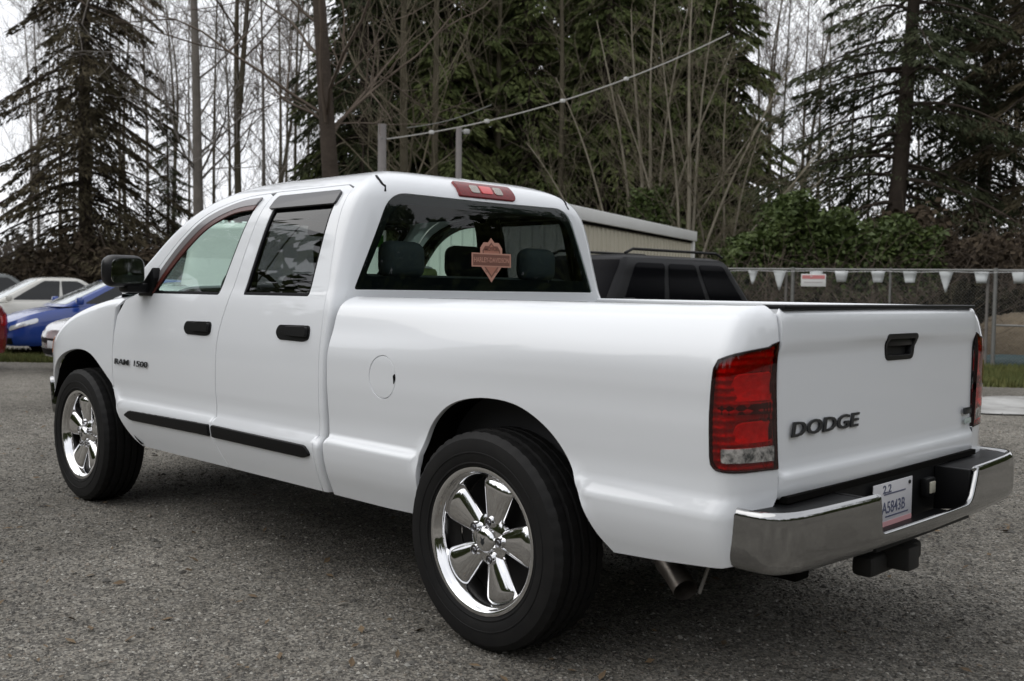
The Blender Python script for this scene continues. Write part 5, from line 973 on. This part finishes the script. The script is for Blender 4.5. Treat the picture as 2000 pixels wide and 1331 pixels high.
thicket('bramble_thicket', 560, 1300, 31, 34, 3.2, 2600, TWIG, mat('brush_green', (.030, .038, .014), rough=.9, noise=(1, (.060, .062, .028), .25), spec=.1), 20000, .20, 'green-brown undergrowth below the cedars behind the shed', 73)
thicket('bramble_thicket', 1390, 1560, 24, 26.5, 2.2, 900, TWIGT, MATS['brush_green'], 7000, .16, 'green-brown undergrowth left of the laurel thicket', 75)
thicket('laurel_thicket', 1400, 1790, 23.5, 26.5, 3.7, 900, TWIG, IVY, 46000, .13, 'glossy green laurel thicket behind the fence', 77)
thicket('bramble_thicket', 1740, 2150, 24, 27, 3.6, 3400, TWIG, BRUSH, 17000, .18, 'dark brown leafless bramble thicket at the right end of the fence', 79)
thicket('hedge_mass', 1330, 2150, 22.0, 23.0, 1.7, 1500, TWIG, mat('brush_dark', (.020, .018, .012), rough=.95, noise=(1.5, (.045, .040, .024), .25), spec=.1), 17000, .16, 'dark low hedge just behind the chain-link fence', 81)
# ivy on the maple stems
def fn_ivy(r, k): t = r.random(k); a = r.random(k)*6.28; rr_ = (.5+.5*r.random(k))*(1.0-t*.5); return np.stack([rr_*np.cos(a), rr_*np.sin(a)*.8, t*4.0], 1)
o = empty('ivy_shrub', gp(1262, 26.4), 0, 'green ivy-covered shrub just above the shed roof', 'shrub'); obj('leaves', leaf_cloud(91, 4200, fn_ivy, .14), o, IVY); obj('stem', (lambda s: (s.path([(0, 0, 0), (.1, 0, 2), (0, .1, 3.6)], .06, .02), s.mesh('stem'))[1])(Seg(6)), o, BARK)
# broken stump with a brown crown left standing by the big fir
st = empty('broken_stump', gp(1757, 25.2), 0, 'broken reddish-brown stump standing among the laurel', 'stump')
sm = Seg(10); sm.path([(0, 0, 0), (.05, 0, 1.6), (0, .05, 3.05)], .20, .15); obj('trunk', sm.mesh('trunk'), st, BARK)
rs_ = np.random.default_rng(8); sp2 = Seg(4)
for k in range(26):
    a = rs_.random()*6.28; p = np.array([.12*math.cos(a), .12*math.sin(a), 2.75+.2*rs_.random()]); d = np.array([math.cos(a)*.5, math.sin(a)*.5, .5*rs_.random()]); sp2.path([p, p+d*.35, p+d*.6+[0, 0, .1*rs_.normal()]], .06, .012)
obj('split_top', sp2.mesh('split_top'), st, mat('rotten_wood', (.075, .042, .028), rough=.95, noise=(6, (.04, .022, .015), .3), bump=(15, .8, .05), spec=.1))
# far wood closing the view
def wood(name, d, h, n, px0, px1, M, seed, label):
    r = np.random.default_rng(seed); px_ = px0+(px1-px0)*r.random(n); dd = d*(1+.12*r.random(n)); V = []
    k = (px_-1000)/FPX; f0 = np.array([FWD[0], FWD[1], 0]); r0 = np.array([RGT[0], RGT[1], 0]); P_ = np.array([CAM[0], CAM[1], 0])+dd[:, None]*(f0+r0*k[:, None]); P_[:, 2] = r.random(n)**.9*h*(.7+.3*np.sin(px_*.013+seed)+.15*np.sin(px_*.05)); D = r.normal(size=(n, 3)); D[:, 2] += 1.0
    V, F = sprays(P_, D, .9*(.4+r.random(n)), .12*(.5+r.random(n)), r); obj(name, trimesh(name, V, F, False), None, M, label=label, category='wood', kind='stuff')
wood('far_wood', 72, 4.2, 26000, -450, 2450, mat('far_wood_brown', (.060, .052, .045), rough=1., noise=(.2, (.10, .088, .076), .25), spec=.05), 95, 'low brown far wood closing the view behind the trees')

# the same wood goes on all round the lot behind the camera
def ring_wood(seed, n=90000):
    r = np.random.default_rng(seed); f0 = math.atan2(FWD[1], FWD[0]); a = f0+rad(42)+r.random(n)*rad(276); dd = 30+14*r.random(n); h = 13.0*(.80+.18*np.sin(a*9)+.16*np.sin(a*23+1)+.10*np.sin(a*57)); P_ = np.stack([CAM[0]+dd*np.cos(a), CAM[1]+dd*np.sin(a), r.random(n)**1.1*h], 1); D = r.normal(size=(n, 3)); D[:, 2] += .6
    V, F = sprays(P_, D, 1.0*(.4+r.random(n)), .26*(.5+r.random(n)), r); obj('surrounding_wood', trimesh('surrounding_wood', V, F, False), None, CEDAR, label='dark mixed wood that surrounds the gravel lot', category='wood', kind='stuff')
ring_wood(97)
